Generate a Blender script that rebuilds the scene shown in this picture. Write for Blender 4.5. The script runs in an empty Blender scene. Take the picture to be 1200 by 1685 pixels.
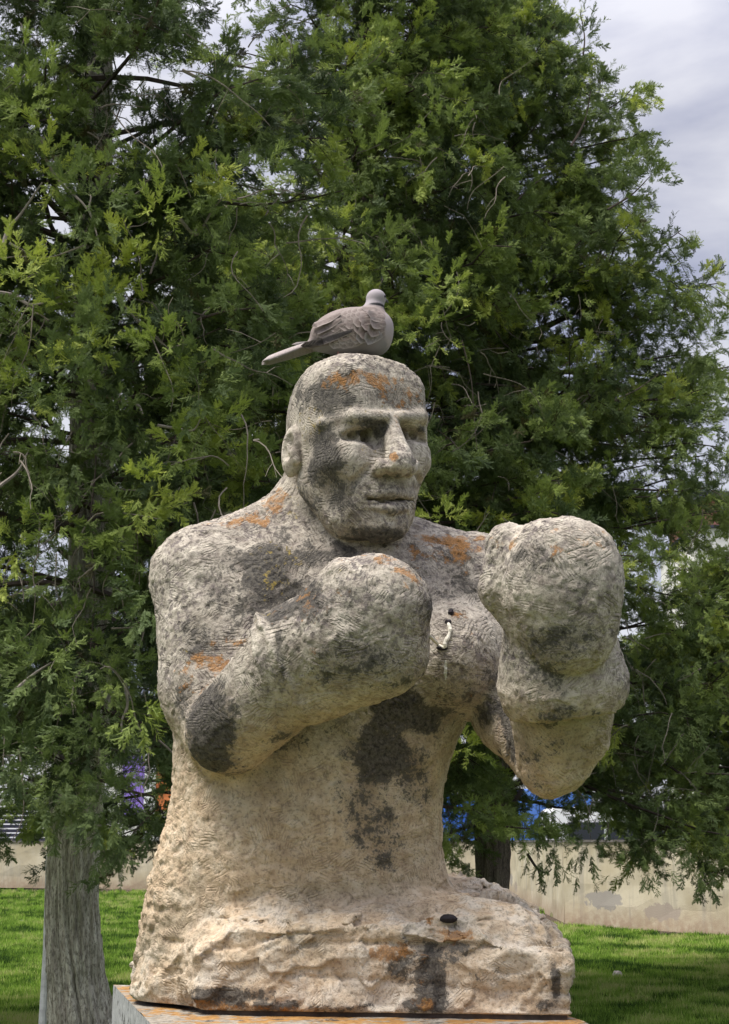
import bpy, math, random
import numpy as np
from mathutils import Vector, Matrix, Euler, Quaternion

# ------------------------------------------------------------------ camera, sky, sun, exposure
SC = bpy.context.scene
W0, H0, FPX = 1200.0, 1685.0, 2400.0
PITCH = math.atan((1385 - H0 / 2) / FPX)
CAM = np.array([0.0, -2.95, 1.5])
cam_data = bpy.data.cameras.new('camera')
cam_data.sensor_fit = 'VERTICAL'
cam_data.sensor_height = 24.0
cam_data.lens = 24.0 * FPX / H0
cam_data.clip_start = 0.05
cam_data.clip_end = 2000.0
cam = bpy.data.objects.new('camera', cam_data)
SC.collection.objects.link(cam)
cam.location = CAM
cam.rotation_euler = (math.pi / 2 + PITCH, 0, 0)
SC.camera = cam

SUN_EL, SUN_AZ = math.radians(66), math.radians(-118)     # azimuth from +Y, clockwise: sun behind the camera's left shoulder
world = bpy.data.worlds.new('World')
SC.world = world
world.use_nodes = True
_nt = world.node_tree
_nt.nodes.clear()
def _n(nt, t, **kw):
    n = nt.nodes.new(t)
    for k, v in kw.items():
        if k.startswith('i_'):
            n.inputs[k[2:].replace('_', ' ')].default_value = v
        else:
            setattr(n, k, v)
    return n
sky = _n(_nt, 'ShaderNodeTexSky', sky_type='NISHITA', sun_disc=False, sun_elevation=SUN_EL, sun_rotation=SUN_AZ)
bg1 = _n(_nt, 'ShaderNodeBackground'); bg1.inputs[1].default_value = 0.05
_nt.links.new(sky.outputs[0], bg1.inputs[0])
tc = _n(_nt, 'ShaderNodeTexCoord')
mp = _n(_nt, 'ShaderNodeMapping'); mp.inputs['Scale'].default_value = (1.0, 1.0, 2.6); mp.inputs['Location'].default_value = (0.75, 0.1, 0.62)
_nt.links.new(tc.outputs['Generated'], mp.inputs[0])
cn = _n(_nt, 'ShaderNodeTexNoise'); cn.inputs['Scale'].default_value = 4.2; cn.inputs['Detail'].default_value = 6; cn.inputs['Roughness'].default_value = 0.5; cn.inputs['Distortion'].default_value = 0.25
_nt.links.new(mp.outputs[0], cn.inputs['Vector'])
cr = _n(_nt, 'ShaderNodeValToRGB')
cr.color_ramp.elements[0].position = 0.41; cr.color_ramp.elements[0].color = (0.105, 0.109, 0.145, 1)
cr.color_ramp.elements[1].position = 0.60; cr.color_ramp.elements[1].color = (0.212, 0.210, 0.225, 1)
_nt.links.new(cn.outputs['Fac'], cr.inputs[0])
sep = _n(_nt, 'ShaderNodeSeparateXYZ'); _nt.links.new(tc.outputs['Generated'], sep.inputs[0])
mr = _n(_nt, 'ShaderNodeMapRange'); mr.inputs['From Min'].default_value = 0.45; mr.inputs['From Max'].default_value = 1.0
mr.inputs['To Min'].default_value = 1.0; mr.inputs['To Max'].default_value = 3.0
_nt.links.new(sep.outputs['Z'], mr.inputs['Value'])
bg2 = _n(_nt, 'ShaderNodeBackground')
_nt.links.new(cr.outputs[0], bg2.inputs[0]); _nt.links.new(mr.outputs[0], bg2.inputs[1])
mx = _n(_nt, 'ShaderNodeMixShader'); mx.inputs[0].default_value = 0.88
_nt.links.new(bg1.outputs[0], mx.inputs[1]); _nt.links.new(bg2.outputs[0], mx.inputs[2])
wo = _n(_nt, 'ShaderNodeOutputWorld'); _nt.links.new(mx.outputs[0], wo.inputs[0])

sun_data = bpy.data.lights.new('sun', 'SUN')
sun_data.energy = 1.5
sun_data.angle = math.radians(32)
sun_data.color = (1.0, 0.95, 0.87)
sun = bpy.data.objects.new('sun', sun_data)
SC.collection.objects.link(sun)
_sd = Vector((math.sin(SUN_AZ) * math.cos(SUN_EL), math.cos(SUN_AZ) * math.cos(SUN_EL), math.sin(SUN_EL)))
sun.rotation_euler = _sd.to_track_quat('Z', 'Y').to_euler()

SC.view_settings.view_transform = 'Standard'
SC.view_settings.look = 'None'
SC.view_settings.gamma = 1.0
SC.view_settings.use_curve_mapping = False
SC.view_settings.exposure = 1.9
SC.render.engine = 'CYCLES'
SC.cycles.max_bounces = 6
SC.cycles.diffuse_bounces = 3
SC.cycles.transparent_max_bounces = 6

# ------------------------------------------------------------------ helpers
CP, SP = math.cos(PITCH), math.sin(PITCH)
UNIT = 1 / 820.0                                      # metres for one unit of the carving plan

def at(px, py, Y):
    """point of the plane y = Y that shows at (px, py)"""
    a = (px - W0 / 2) / FPX; b = -(py - H0 / 2) / FPX
    d = np.array([a, CP - b * SP, SP + b * CP])
    t = (Y - CAM[1]) / d[1]
    return CAM + d * t

def ppm(py, Y):
    """metres that one unit of the plan covers there"""
    b = -(py - H0 / 2) / FPX
    return (Y - CAM[1]) / (CP - b * SP) / FPX

def ground(px, py):
    a = (px - W0 / 2) / FPX; b = -(py - H0 / 2) / FPX
    d = np.array([a, CP - b * SP, SP + b * CP])
    t = -CAM[2] / d[2]
    return CAM + d * t

def atz(px, py, z):
    """point of the level z that shows at (px, py)"""
    a = (px - W0 / 2) / FPX; b = -(py - H0 / 2) / FPX
    d = np.array([a, CP - b * SP, SP + b * CP])
    return CAM + d * ((z - CAM[2]) / d[2])

def _hash(ix, iy, iz, s):
    h = (ix.astype(np.int64) * 374761393 + iy.astype(np.int64) * 668265263 + iz.astype(np.int64) * 2147483647 + s * 974634777) & 0xFFFFFFFF
    h = ((h ^ (h >> 13)) * 1274126177) & 0xFFFFFFFF
    h = ((h ^ (h >> 16)) * 2246822519) & 0xFFFFFFFF
    return h ^ (h >> 15)

def vnoise(p, seed=0):
    """value noise, -1..1"""
    f = np.floor(p); i = f.astype(np.int64); u = p - f
    u = u * u * (3 - 2 * u)
    out = 0
    for dx in (0, 1):
        wx = u[:, 0] if dx else 1 - u[:, 0]
        for dy in (0, 1):
            wy = u[:, 1] if dy else 1 - u[:, 1]
            for dz in (0, 1):
                wz = u[:, 2] if dz else 1 - u[:, 2]
                out = out + wx * wy * wz * ((_hash(i[:, 0] + dx, i[:, 1] + dy, i[:, 2] + dz, seed) & 0xFFFF) / 32767.5 - 1)
    return out

def fbm(p, oct=4, seed=0, gain=0.5, ridged=False):
    a, s, o = 1.0, 0.0, 0
    q = np.array(p, float)
    for k in range(oct):
        n = vnoise(q, seed + k * 17)
        if ridged: n = 1 - 2 * np.abs(n)
        o = o + a * n; s += a; a *= gain
        q = q[:, [1, 2, 0]] * 2.03 + 3.7
    return o / s

def worley(p, seed=0):
    """distance to nearest and second feature point, and the nearest cell's hash"""
    i = np.floor(p).astype(np.int64)
    d1 = np.full(len(p), 9.0); d2 = d1.copy(); hid = np.zeros(len(p), np.int64)
    for dx in (-1, 0, 1):
        for dy in (-1, 0, 1):
            for dz in (-1, 0, 1):
                c = i + (dx, dy, dz)
                h = _hash(c[:, 0], c[:, 1], c[:, 2], seed)
                q = c + np.stack([(h & 255) / 255., ((h >> 8) & 255) / 255., ((h >> 16) & 255) / 255.], 1)
                d = np.linalg.norm(p - q, axis=1)
                nb = d < d1
                d2 = np.where(nb, d1, np.minimum(d2, d)); hid = np.where(nb, h, hid); d1 = np.where(nb, d, d1)
    return d1, d2, hid

def facets(p, seed=0):
    """each cell is a little plane with its own tilt, as a chip leaves it"""
    i = np.floor(p).astype(np.int64)
    d1 = np.full(len(p), 9.0); off = np.zeros_like(p); hid = np.zeros(len(p), np.int64)
    for dx in (-1, 0, 1):
        for dy in (-1, 0, 1):
            for dz in (-1, 0, 1):
                c = i + (dx, dy, dz)
                h = _hash(c[:, 0], c[:, 1], c[:, 2], seed)
                q = p - c - np.stack([(h & 255) / 255., ((h >> 8) & 255) / 255., ((h >> 16) & 255) / 255.], 1)
                d = np.linalg.norm(q, axis=1); nb = d < d1
                off[nb] = q[nb]; hid = np.where(nb, h, hid); d1 = np.where(nb, d, d1)
    t = np.stack([((hid >> 4) & 255) / 127.5 - 1, ((hid >> 11) & 255) / 127.5 - 1, ((hid >> 19) & 255) / 127.5 - 1], 1)
    return (off * t).sum(1), d1

def sstep(a, b, x):
    t = np.clip((x - a) / (b - a), 0, 1)
    return t * t * (3 - 2 * t)

def new_obj(name, me, parent=None, mat=None, loc=None, smooth=False, **props):
    o = bpy.data.objects.new(name, me)
    SC.collection.objects.link(o)
    if parent is not None: o.parent = parent
    if mat is not None and me is not None and not me.materials: me.materials.append(mat)
    if loc is not None: o.location = loc
    if smooth: me.shade_smooth()
    for k, v in props.items(): o[k] = v
    return o

def mesh_of(name, V, F):
    me = bpy.data.meshes.new(name)
    if isinstance(F, np.ndarray):
        V = np.asarray(V, np.float32); n = F.shape[1]
        me.vertices.add(len(V)); me.vertices.foreach_set('co', V.ravel())
        me.loops.add(F.size); me.loops.foreach_set('vertex_index', F.astype(np.int32).ravel())
        me.polygons.add(len(F)); me.polygons.foreach_set('loop_start', np.arange(0, F.size, n, dtype=np.int32))
        me.update(calc_edges=True)
    else:
        me.from_pydata([tuple(map(float, v)) for v in V], [], [tuple(f) for f in F])
        me.update()
    return me

def empty(name, loc, rz=0, **props):
    o = bpy.data.objects.new(name, None)
    SC.collection.objects.link(o)
    o.location = loc; o.rotation_euler = (0, 0, rz)
    o.empty_display_size = 0.1
    for k, v in props.items(): o[k] = v
    return o

def box_geo(x0, x1, y0, y1, z0, z1):
    V = [(x0, y0, z0), (x1, y0, z0), (x1, y1, z0), (x0, y1, z0), (x0, y0, z1), (x1, y0, z1), (x1, y1, z1), (x0, y1, z1)]
    F = [(3, 2, 1, 0), (4, 5, 6, 7), (0, 1, 5, 4), (1, 2, 6, 5), (2, 3, 7, 6), (3, 0, 4, 7)]
    return V, F

def join_geo(parts):
    V, F, o = [], [], 0
    for v, f in parts:
        V += list(v); F += [tuple(i + o for i in g) for g in f]; o += len(v)
    return V, F

def tube(path, radii, n=8, cap=True):
    """tube along a polyline"""
    P = np.array(path, float); R = np.broadcast_to(np.array(radii, float), (len(P),))
    T = np.gradient(P, axis=0); T /= np.linalg.norm(T, axis=1)[:, None] + 1e-9
    up = np.array([0.13, 0.31, 0.94]) if abs(T[0][2]) < 0.9 else np.array([1.0, 0.1, 0.05])
    V, F = [], []
    a = np.cross(T[0], up); a /= np.linalg.norm(a)
    for k in range(len(P)):
        a = a - T[k] * np.dot(a, T[k]); a /= np.linalg.norm(a); b = np.cross(T[k], a)
        for j in range(n):
            w = 2 * math.pi * j / n
            V.append(P[k] + R[k] * (a * math.cos(w) + b * math.sin(w)))
    for k in range(len(P) - 1):
        for j in range(n):
            F.append((k * n + j, k * n + (j + 1) % n, (k + 1) * n + (j + 1) % n, (k + 1) * n + j))
    if cap:
        F.append(tuple(reversed(range(n)))); F.append(tuple(range((len(P) - 1) * n, len(P) * n)))
    return V, F

def spline(pts, n):
    """Catmull-Rom through the points"""
    P = np.array(pts, float); P = np.vstack([2 * P[0] - P[1], P, 2 * P[-1] - P[-2]])
    out = []
    m = len(P) - 3
    for t in np.linspace(0, m, n):
        k = min(int(t), m - 1); u = t - k
        a, b, c, d = P[k:k + 4]
        out.append(0.5 * ((2 * b) + (c - a) * u + (2 * a - 5 * b + 4 * c - d) * u * u + (3 * b - a - 3 * c + d) * u ** 3))
    return np.array(out)

# ---- materials
class Mat:
    def __init__(s, name):
        s.m = bpy.data.materials.new(name); s.m.use_nodes = True; s.nt = s.m.node_tree; s.nt.nodes.clear()
        s.out = s.nt.nodes.new('ShaderNodeOutputMaterial')
        s.b = s.nt.nodes.new('ShaderNodeBsdfPrincipled'); s.nt.links.new(s.b.outputs[0], s.out.inputs[0])
        s.b.inputs['Specular IOR Level'].default_value = 0.25
        s.b.inputs['Roughness'].default_value = 0.85
        s.tc = s.nt.nodes.new('ShaderNodeTexCoord').outputs['Object']
    def link(s, a, b): s.nt.links.new(a, b)
    def put(s, inp, v):
        if hasattr(v, 'links') or isinstance(v, bpy.types.NodeSocket): s.nt.links.new(v, inp)
        else:
            if isinstance(v, (tuple, list)) and len(v) == 3 and inp.type == 'RGBA': v = (*v, 1)
            inp.default_value = v
    def noise(s, scale, detail=4, rough=0.55, vec=None, dist=0.0, out='Fac', stretch=None):
        n = s.nt.nodes.new('ShaderNodeTexNoise')
        v = vec or s.tc
        if stretch:
            m = s.nt.nodes.new('ShaderNodeMapping'); m.inputs['Scale'].default_value = stretch; s.link(v, m.inputs[0]); v = m.outputs[0]
        s.link(v, n.inputs['Vector'])
        n.inputs['Scale'].default_value = scale; n.inputs['Detail'].default_value = detail; n.inputs['Roughness'].default_value = rough; n.inputs['Distortion'].default_value = dist
        return n.outputs[out]
    def vor(s, scale, feature='F1', out='Distance', vec=None, rand=1.0):
        n = s.nt.nodes.new('ShaderNodeTexVoronoi'); n.feature = feature
        s.link(vec or s.tc, n.inputs['Vector']); n.inputs['Scale'].default_value = scale; n.inputs['Randomness'].default_value = rand
        return n.outputs[out]
    def ramp(s, fac, *els):
        n = s.nt.nodes.new('ShaderNodeValToRGB'); e = n.color_ramp.elements
        while len(e) < len(els): e.new(0.5)
        for k, (p, c) in enumerate(els):
            e[k].position = p; e[k].color = (c, c, c, 1) if isinstance(c, (int, float)) else (*c, 1)
        s.link(fac, n.inputs[0]); return n.outputs[0]
    def step(s, v, a, b, lo=0.0, hi=1.0):
        n = s.nt.nodes.new('ShaderNodeMapRange'); n.interpolation_type = 'SMOOTHSTEP'
        s.put(n.inputs[0], v); n.inputs[1].default_value = a; n.inputs[2].default_value = b; n.inputs[3].default_value = lo; n.inputs[4].default_value = hi
        return n.outputs[0]
    def math(s, op, a, b=0.0, c=0.0, clamp=False):
        n = s.nt.nodes.new('ShaderNodeMath'); n.operation = op; n.use_clamp = clamp
        s.put(n.inputs[0], a); s.put(n.inputs[1], b); s.put(n.inputs[2], c); return n.outputs[0]
    def mix(s, f, a, b, mode='MIX'):
        n = s.nt.nodes.new('ShaderNodeMix'); n.data_type = 'RGBA'; n.blend_type = mode
        s.put(n.inputs[0], f); s.put(n.inputs[6], a); s.put(n.inputs[7], b); return n.outputs[2]
    def attr(s, name, kind='GEOMETRY', out='Fac'):
        n = s.nt.nodes.new('ShaderNodeAttribute'); n.attribute_name = name; n.attribute_type = kind; return n.outputs[out]
    def bump(s, h, strength=0.5, dist=0.01, normal=None):
        n = s.nt.nodes.new('ShaderNodeBump'); n.inputs['Strength'].default_value = strength; n.inputs['Distance'].default_value = dist
        s.link(h, n.inputs['Height'])
        if normal: s.link(normal, n.inputs['Normal'])
        return n.outputs[0]
    def set(s, **kw):
        for k, v in kw.items(): s.put(s.b.inputs[k.replace('_', ' ')], v)
        return s.m

def flat_mat(name, col, rough=0.7, var=0.15, scale=8, metal=0.0, bumpd=0.0):
    m = Mat(name)
    n = m.noise(scale, 5, 0.6)
    c = m.mix(m.step(n, 0.3, 0.7), tuple(x * (1 - var) for x in col), tuple(min(1, x * (1 + var)) for x in col))
    m.set(Base_Color=c, Roughness=rough, Metallic=metal)
    if bumpd: m.set(Normal=m.bump(n, 0.5, bumpd))
    return m.m

# ------------------------------------------------------------------ distance-field carving
def sd_ell(p, c, r, R=None):
    q = p - c
    if R is not None: q = q @ R            # columns of R are the local axes
    r = np.asarray(r, float)
    k0 = np.linalg.norm(q / r, axis=1); k1 = np.linalg.norm(q / (r * r), axis=1) + 1e-9
    return k0 * (k0 - 1) / k1

def sd_cone(p, a, b, ra, rb):
    """capsule with a linearly varying radius"""
    a = np.asarray(a); b = np.asarray(b); ba = b - a
    t = np.clip(((p - a) @ ba) / (ba @ ba), 0, 1)
    return np.linalg.norm(p - a - t[:, None] * ba, axis=1) - (ra + (rb - ra) * t)

def smin(a, b, k):
    h = np.clip(0.5 + 0.5 * (b - a) / k, 0, 1)
    return b + (a - b) * h - k * h * (1 - h)

def smax(a, b, k): return -smin(-a, -b, k)

def surface_nets(sdf, lo, hi, h, block=8, slack=1.7):
    """mesh the zero level of sdf(points) inside the box, evaluating only near the surface"""
    lo = np.asarray(lo, float); n = (np.ceil((np.asarray(hi) - lo) / h / block).astype(int)) * block
    nb = n // block
    bi = np.stack(np.meshgrid(*[np.arange(k) for k in nb], indexing='ij'), -1).reshape(-1, 3)
    cen = lo + (bi * block + (block - 1) / 2) * h
    dc = np.concatenate([sdf(cen[i:i + 60000]) for i in range(0, len(cen), 60000)])
    A = np.empty(tuple(n), np.float32)
    A.reshape(nb[0], block, nb[1], block, nb[2], block)[:] = dc.reshape(nb[0], 1, nb[1], 1, nb[2], 1)
    near = np.abs(dc) < block * h * 0.87 * slack
    loc = np.stack(np.meshgrid(*[np.arange(block)] * 3, indexing='ij'), -1).reshape(-1, 3)
    nbk = bi[near]
    for s in range(0, len(nbk), 200):
        b = nbk[s:s + 200]
        idx = (b[:, None, :] * block + loc[None]).reshape(-1, 3)
        A[idx[:, 0], idx[:, 1], idx[:, 2]] = sdf(lo + idx * h)
    S = A < 0
    acc = np.zeros(tuple(n - 1), np.uint8)
    for dx in (0, 1):
        for dy in (0, 1):
            for dz in (0, 1):
                acc += S[dx:n[0] - 1 + dx, dy:n[1] - 1 + dy, dz:n[2] - 1 + dz]
    act = (acc > 0) & (acc < 8)
    cells = np.argwhere(act)
    ids = np.full(tuple(n - 1), -1, np.int32); ids[act] = np.arange(len(cells))
    P = np.zeros((len(cells), 3)); C = np.zeros(len(cells))
    cor = [(a, b, c) for a in (0, 1) for b in (0, 1) for c in (0, 1)]
    for u in cor:
        for ax in range(3):
            if u[ax] == 0:
                v = list(u); v[ax] = 1
                fa = A[cells[:, 0] + u[0], cells[:, 1] + u[1], cells[:, 2] + u[2]]
                fb = A[cells[:, 0] + v[0], cells[:, 1] + v[1], cells[:, 2] + v[2]]
                m = (fa < 0) != (fb < 0)
                t = np.where(m, fa / np.where(m, fa - fb, 1), 0)
                q = np.tile(np.array(u, float), (len(cells), 1)); q[:, ax] += t
                P += q * m[:, None]; C += m
    V = lo + (cells + P / C[:, None]) * h
    Q = []
    for ax in range(3):
        b, c = (ax + 1) % 3, (ax + 2) % 3
        sl0 = [slice(None)] * 3; sl1 = [slice(None)] * 3
        sl0[ax] = slice(0, n[ax] - 1); sl1[ax] = slice(1, n[ax])
        s0 = S[tuple(sl0)]; s1 = S[tuple(sl1)]
        e = np.argwhere(s0 != s1)
        e = e[(e[:, b] > 0) & (e[:, c] > 0) & (e[:, b] < n[b] - 1) & (e[:, c] < n[c] - 1)]
        fl = s0[e[:, 0], e[:, 1], e[:, 2]]
        def idx(db, dcc):
            k = e.copy(); k[:, b] -= db; k[:, c] -= dcc
            return ids[k[:, 0], k[:, 1], k[:, 2]]
        q = np.stack([idx(1, 1), idx(0, 1), idx(0, 0), idx(1, 0)], 1)
        q[~fl] = q[~fl][:, ::-1]
        Q.append(q)
    Q = np.concatenate(Q); Q = Q[(Q >= 0).all(1)]
    return V, Q

def vert_normals(V, Q):
    nrm = np.cross(V[Q[:, 2]] - V[Q[:, 0]], V[Q[:, 3]] - V[Q[:, 1]])
    N = np.zeros_like(V)
    for k in range(4):
        for a in range(3): N[:, a] += np.bincount(Q[:, k], nrm[:, a], len(V))
    return N / (np.linalg.norm(N, axis=1)[:, None] + 1e-12)

def add_attr(me, name, vals):
    a = me.attributes.new(name, 'FLOAT', 'POINT'); a.data.foreach_set('value', np.asarray(vals, np.float32))

# ------------------------------------------------------------------ the stone boxer
U = UNIT
def P3(px, py, d): return at(px, py, d * U)
def R1(r, py, d): return r * ppm(py, d * U)
def rotm(deg, axis='Y'): return np.array(Matrix.Rotation(math.radians(deg), 3, axis))

# torso: rows of (py, left, right, half depth, centre depth)
_rows = [(830, 480, 620, 60, 55), (868, 420, 680, 75, 50), (892, 350, 770, 95, 35), (930, 300, 850, 118, 22), (1000, 290, 850, 138, 10), (1080, 300, 835, 148, 5),
         (1130, 310, 805, 148, 0), (1180, 298, 770, 142, 0), (1230, 285, 747, 138, 0), (1290, 285, 731, 136, 0), (1340, 279, 727, 138, 0),
         (1400, 262, 729, 140, 5), (1450, 248, 742, 142, 10), (1490, 238, 755, 146, 15), (1540, 229, 765, 150, 20), (1600, 222, 770, 155, 25), (1680, 219, 770, 155, 30)]
_tz, _tx, _ta, _tb, _ty = [], [], [], [], []
for py, l, r, b, dc in _rows:
    pl, pr = P3(l, py, dc), P3(r, py, dc)
    _tz.append(pl[2]); _tx.append((pl[0] + pr[0]) / 2); _ta.append((pr[0] - pl[0]) / 2); _tb.append(R1(b, py, dc)); _ty.append(dc * U)
_o = np.argsort(_tz); _zz = np.linspace(min(_tz), max(_tz), 240)
def _sm(v):
    y = np.interp(_zz, np.array(_tz)[_o], np.array(v)[_o])
    k = np.exp(-np.linspace(-2, 2, 17) ** 2); k /= k.sum()
    return np.convolve(np.pad(y, 8, mode='edge'), k, 'valid')
_TX, _TA, _TB, _TY = _sm(_tx), _sm(_ta), _sm(_tb), _sm(_ty)
_ztop, _zbot = _zz[-1], _zz[0]

def sd_torso(p):
    z = p[:, 2]
    x = np.interp(z, _zz, _TX); a = np.interp(z, _zz, _TA); b = np.interp(z, _zz, _TB); y = np.interp(z, _zz, _TY)
    e = 2.35
    q = (np.abs((p[:, 0] - x) / a) ** e + np.abs((p[:, 1] - y) / b) ** e) ** (1 / e)
    d = (q - 1) * np.minimum(a, b) * 0.9
    return smax(d, z - _ztop, 0.03)

# base block: plan corners and the broken top
BZ0 = P3(600, 1668, -215)[2]
def planc(px, py, d): return P3(px, py, d)[:2]
_plan = [planc(331, 1655, -178), planc(945, 1672, -245), planc(905, 1668, 215), planc(214, 1640, 215)]   # front-left, front-right, back-right, back-left
def sd_block(p):
    d = None
    for k in range(4):
        a, b = _plan[k], _plan[(k + 1) % 4]
        e = b - a; nn = np.array([e[1], -e[0]]); nn /= np.linalg.norm(nn)
        v = (p[:, :2] - a) @ nn
        d = v if d is None else smax(d, v, 0.012)
    xs = np.array([at(q, 1500, -0.12)[0] for q in (200, 300, 390, 480, 600, 740, 770, 815, 860, 885, 915, 935, 960)])
    rows = [1640, 1560, 1500, 1492, 1487, 1480, 1478, 1489, 1503, 1518, 1540, 1562, 1568]
    zs = np.array([at(600, r, -0.12)[2] for r in rows])
    h = np.interp(p[:, 0], xs, zs)
    fr = np.clip((-0.14 - p[:, 1]) / 0.13, 0, 1.3)
    h = h - 0.052 * fr ** 1.3 * sstep(at(955, 1500, -.1)[0], at(850, 1500, -.1)[0], p[:, 0]) + 0.03 * sstep(-0.05, 0.25, p[:, 1])
    n1 = fbm(p * (9, 9, 16), 3, 5); n2 = fbm(p * (26, 26, 40), 3, 9, ridged=True)
    h = h + n1 * 0.018 + n2 * 0.009
    d = smax(d, p[:, 2] - h, 0.008)
    d = smax(d, BZ0 - p[:, 2], 0.006)
    return d

# head frame
YAW = math.radians(31)
HN = np.array([math.sin(YAW), -math.cos(YAW), 0]); HS = np.array([math.cos(YAW), math.sin(YAW), 0]); HZ = np.array([0, 0, 1.0])
HC = P3(585, 735, -55); HU = ppm(735, -55 * U)
HR = np.stack([HS, HN, HZ], 1)
def hp(s, n, py):
    """head point: sideways s, forward n, at image row py"""
    xy = HC + (HS * s + HN * n) * HU
    q = at(600, py, xy[1])
    return np.array([xy[0], xy[1], q[2]])
def tilt(deg, axis): return HR @ np.array(Matrix.Rotation(math.radians(deg), 3, axis))
def hR(sx=0, sz=0, sy=0):
    return HR @ np.array(Matrix.Rotation(math.radians(sz), 3, 'Z')) @ np.array(Matrix.Rotation(math.radians(sx), 3, 'X')) @ np.array(Matrix.Rotation(math.radians(sy), 3, 'Y'))
hu = HU
def hell(p, s, n, py, r, **k): return sd_ell(p, hp(s, n, py), np.array(r) * hu, hR(**k) if k else HR)
def hcap(p, a, b, ra, rb): return sd_cone(p, hp(*a), hp(*b), ra * hu, rb * hu)

def sup(p, c, r, e, off=0.0):
    q = np.abs((p - hp(*c)) @ HR) / (np.array(r) * HU)
    return ((q ** e).sum(1) ** (1 / e) - 1) * min(r) * HU
def sd_head(p):
    k = hu
    d = sup(p, (0, -14, 704), (97, 112, 117), 2.6)
    d = smax(d, (p - hp(0, 0, 590)) @ HZ - 1 * k, 22 * k)
    # forehead, face and jaw blocks
    d = smin(d, sup(p, (0, 24, 664), (94, 88, 66), 3.0), 18 * k)
    d = smin(d, sup(p, (0, 30, 748), (96, 80, 92), 3.2), 14 * k)
    d = smin(d, sup(p, (0, 36, 822), (70, 76, 66), 2.7), 24 * k)
    d = smin(d, hcap(p, (-68, -20, 800), (-36, 40, 858), 22, 24), 24 * k)
    d = smin(d, hcap(p, (68, -20, 800), (38, 48, 858), 22, 24), 24 * k)
    d = smin(d, hell(p, 0, 78, 866, (44, 32, 25)), 14 * k)
    d = smax(d, ((p - hp(0, 108, 640)) @ (HN * 0.965 + HZ * 0.262)), 10 * k)
    for s in (-1, 1):      # temple planes, hollow cheeks
        d = smax(d, -hell(p, 122 * s, 40, 725, (26, 42, 30)), 12 * k)
        d = smax(d, -hell(p, 104 * s, 66, 815, (34, 40, 44)), 18 * k)
    for s in (-1, 1):
        # brow ledge
        d = smin(d, hcap(p, (95 * s, 56, 698), (62 * s, 101, 686), 9, 12), 6 * k)
        d = smin(d, hcap(p, (62 * s, 101, 686), (14 * s, 115, 686), 12, 10), 5 * k)
    for s in (-1, 1):
        # socket, cut hard under the ledge
        d = smax(d, -hell(p, 54 * s, 132, 711, (44, 54, 17), sy=7 * s), 2 * k)
        d = smax(d, -hell(p, 31 * s, 120, 717, (18, 36, 21)), 4 * k)
        # cheek and lower lid
        d = smin(d, hell(p, 58 * s, 74, 758, (32, 33, 26), sy=12 * s), 16 * k)
        d = smin(d, hell(p, 54 * s, 86, 738, (34, 18, 11), sy=6 * s), 6 * k)
        d = smin(d, hell(p, 52 * s, 72, 722, (23, 18, 12)), 2 * k)
        d = smax(d, -hell(p, 57 * s, 90, 716, (9, 22, 6.5)), 0.8 * k)
        d = smax(d, -hell(p, 33 * s, 86, 717, (10, 32, 12)), 1.0 * k)
    # nose
    d = smin(d, hcap(p, (0, 106, 686), (0, 120, 722), 12, 15), 4 * k)
    d = smin(d, hcap(p, (0, 120, 722), (0, 137, 763), 16, 24), 3 * k)
    d = smin(d, hell(p, 0, 137, 769, (29, 21, 15)), 4 * k)
    for s in (-1, 1):
        d = smin(d, hell(p, 28 * s, 118, 769, (13, 22, 15)), 3 * k)
    # muzzle
    d = smin(d, hell(p, 0, 84, 815, (50, 34, 34)), 10 * k)
    for s in (-1, 1):
        d = smax(d, -hcap(p, (38 * s, 118, 762), (62 * s, 98, 795), 5.5, 6), 5 * k)
        d = smax(d, -hcap(p, (62 * s, 98, 795), (66 * s, 88, 832), 6, 5), 6 * k)
    for s in (-1, 1):
        d = smin(d, hcap(p, (40 * s, 105, 813), (0, 119, 810), 5, 7.5), 3 * k)
        d = smin(d, hcap(p, (32 * s, 103, 835), (0, 115, 837), 6, 8.5), 3 * k)
    d = smax(d, -hell(p, 2, 126, 855, (22, 18, 8)), 4 * k)
    for s in (-1, 1):
        d = smax(d, -hell(p, 27 * s, 116, 821, (23, 22, 2.0), sy=-6 * s), 0.7 * k)
    d = smax(d, -hell(p, 0, 124, 821, (24, 22, 2.3)), 0.7 * k)
    for s in (-1, 1):
        d = smax(d, -hell(p, 9 * s, 134, 787, (8, 16, 8)), 1.2 * k)
    d = smax(d, -hell(p, 0, 130, 799, (6, 9, 10)), 3 * k)
    for s in (-1, 1):
        e = hell(p, 100 * s, -32, 743, (16, 23, 43), sx=-8)
        e = smax(e, -hell(p, 115 * s, -24, 733, (12, 12, 25), sx=-10), 2.5 * k)
        e = smin(e, hcap(p, (107 * s, -14, 744), (103 * s, -12, 758), 6, 7), 4 * k)
        e = smin(e, hcap(p, (106 * s, -34, 728), (107 * s, -26, 745), 3.5, 3.5), 4 * k)
        d = smax(d, -hell(p, 108 * s, 10, 750, (16, 10, 34)), 5 * k)
        d = smin(d, e, 2.5 * k)
    return d

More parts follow.
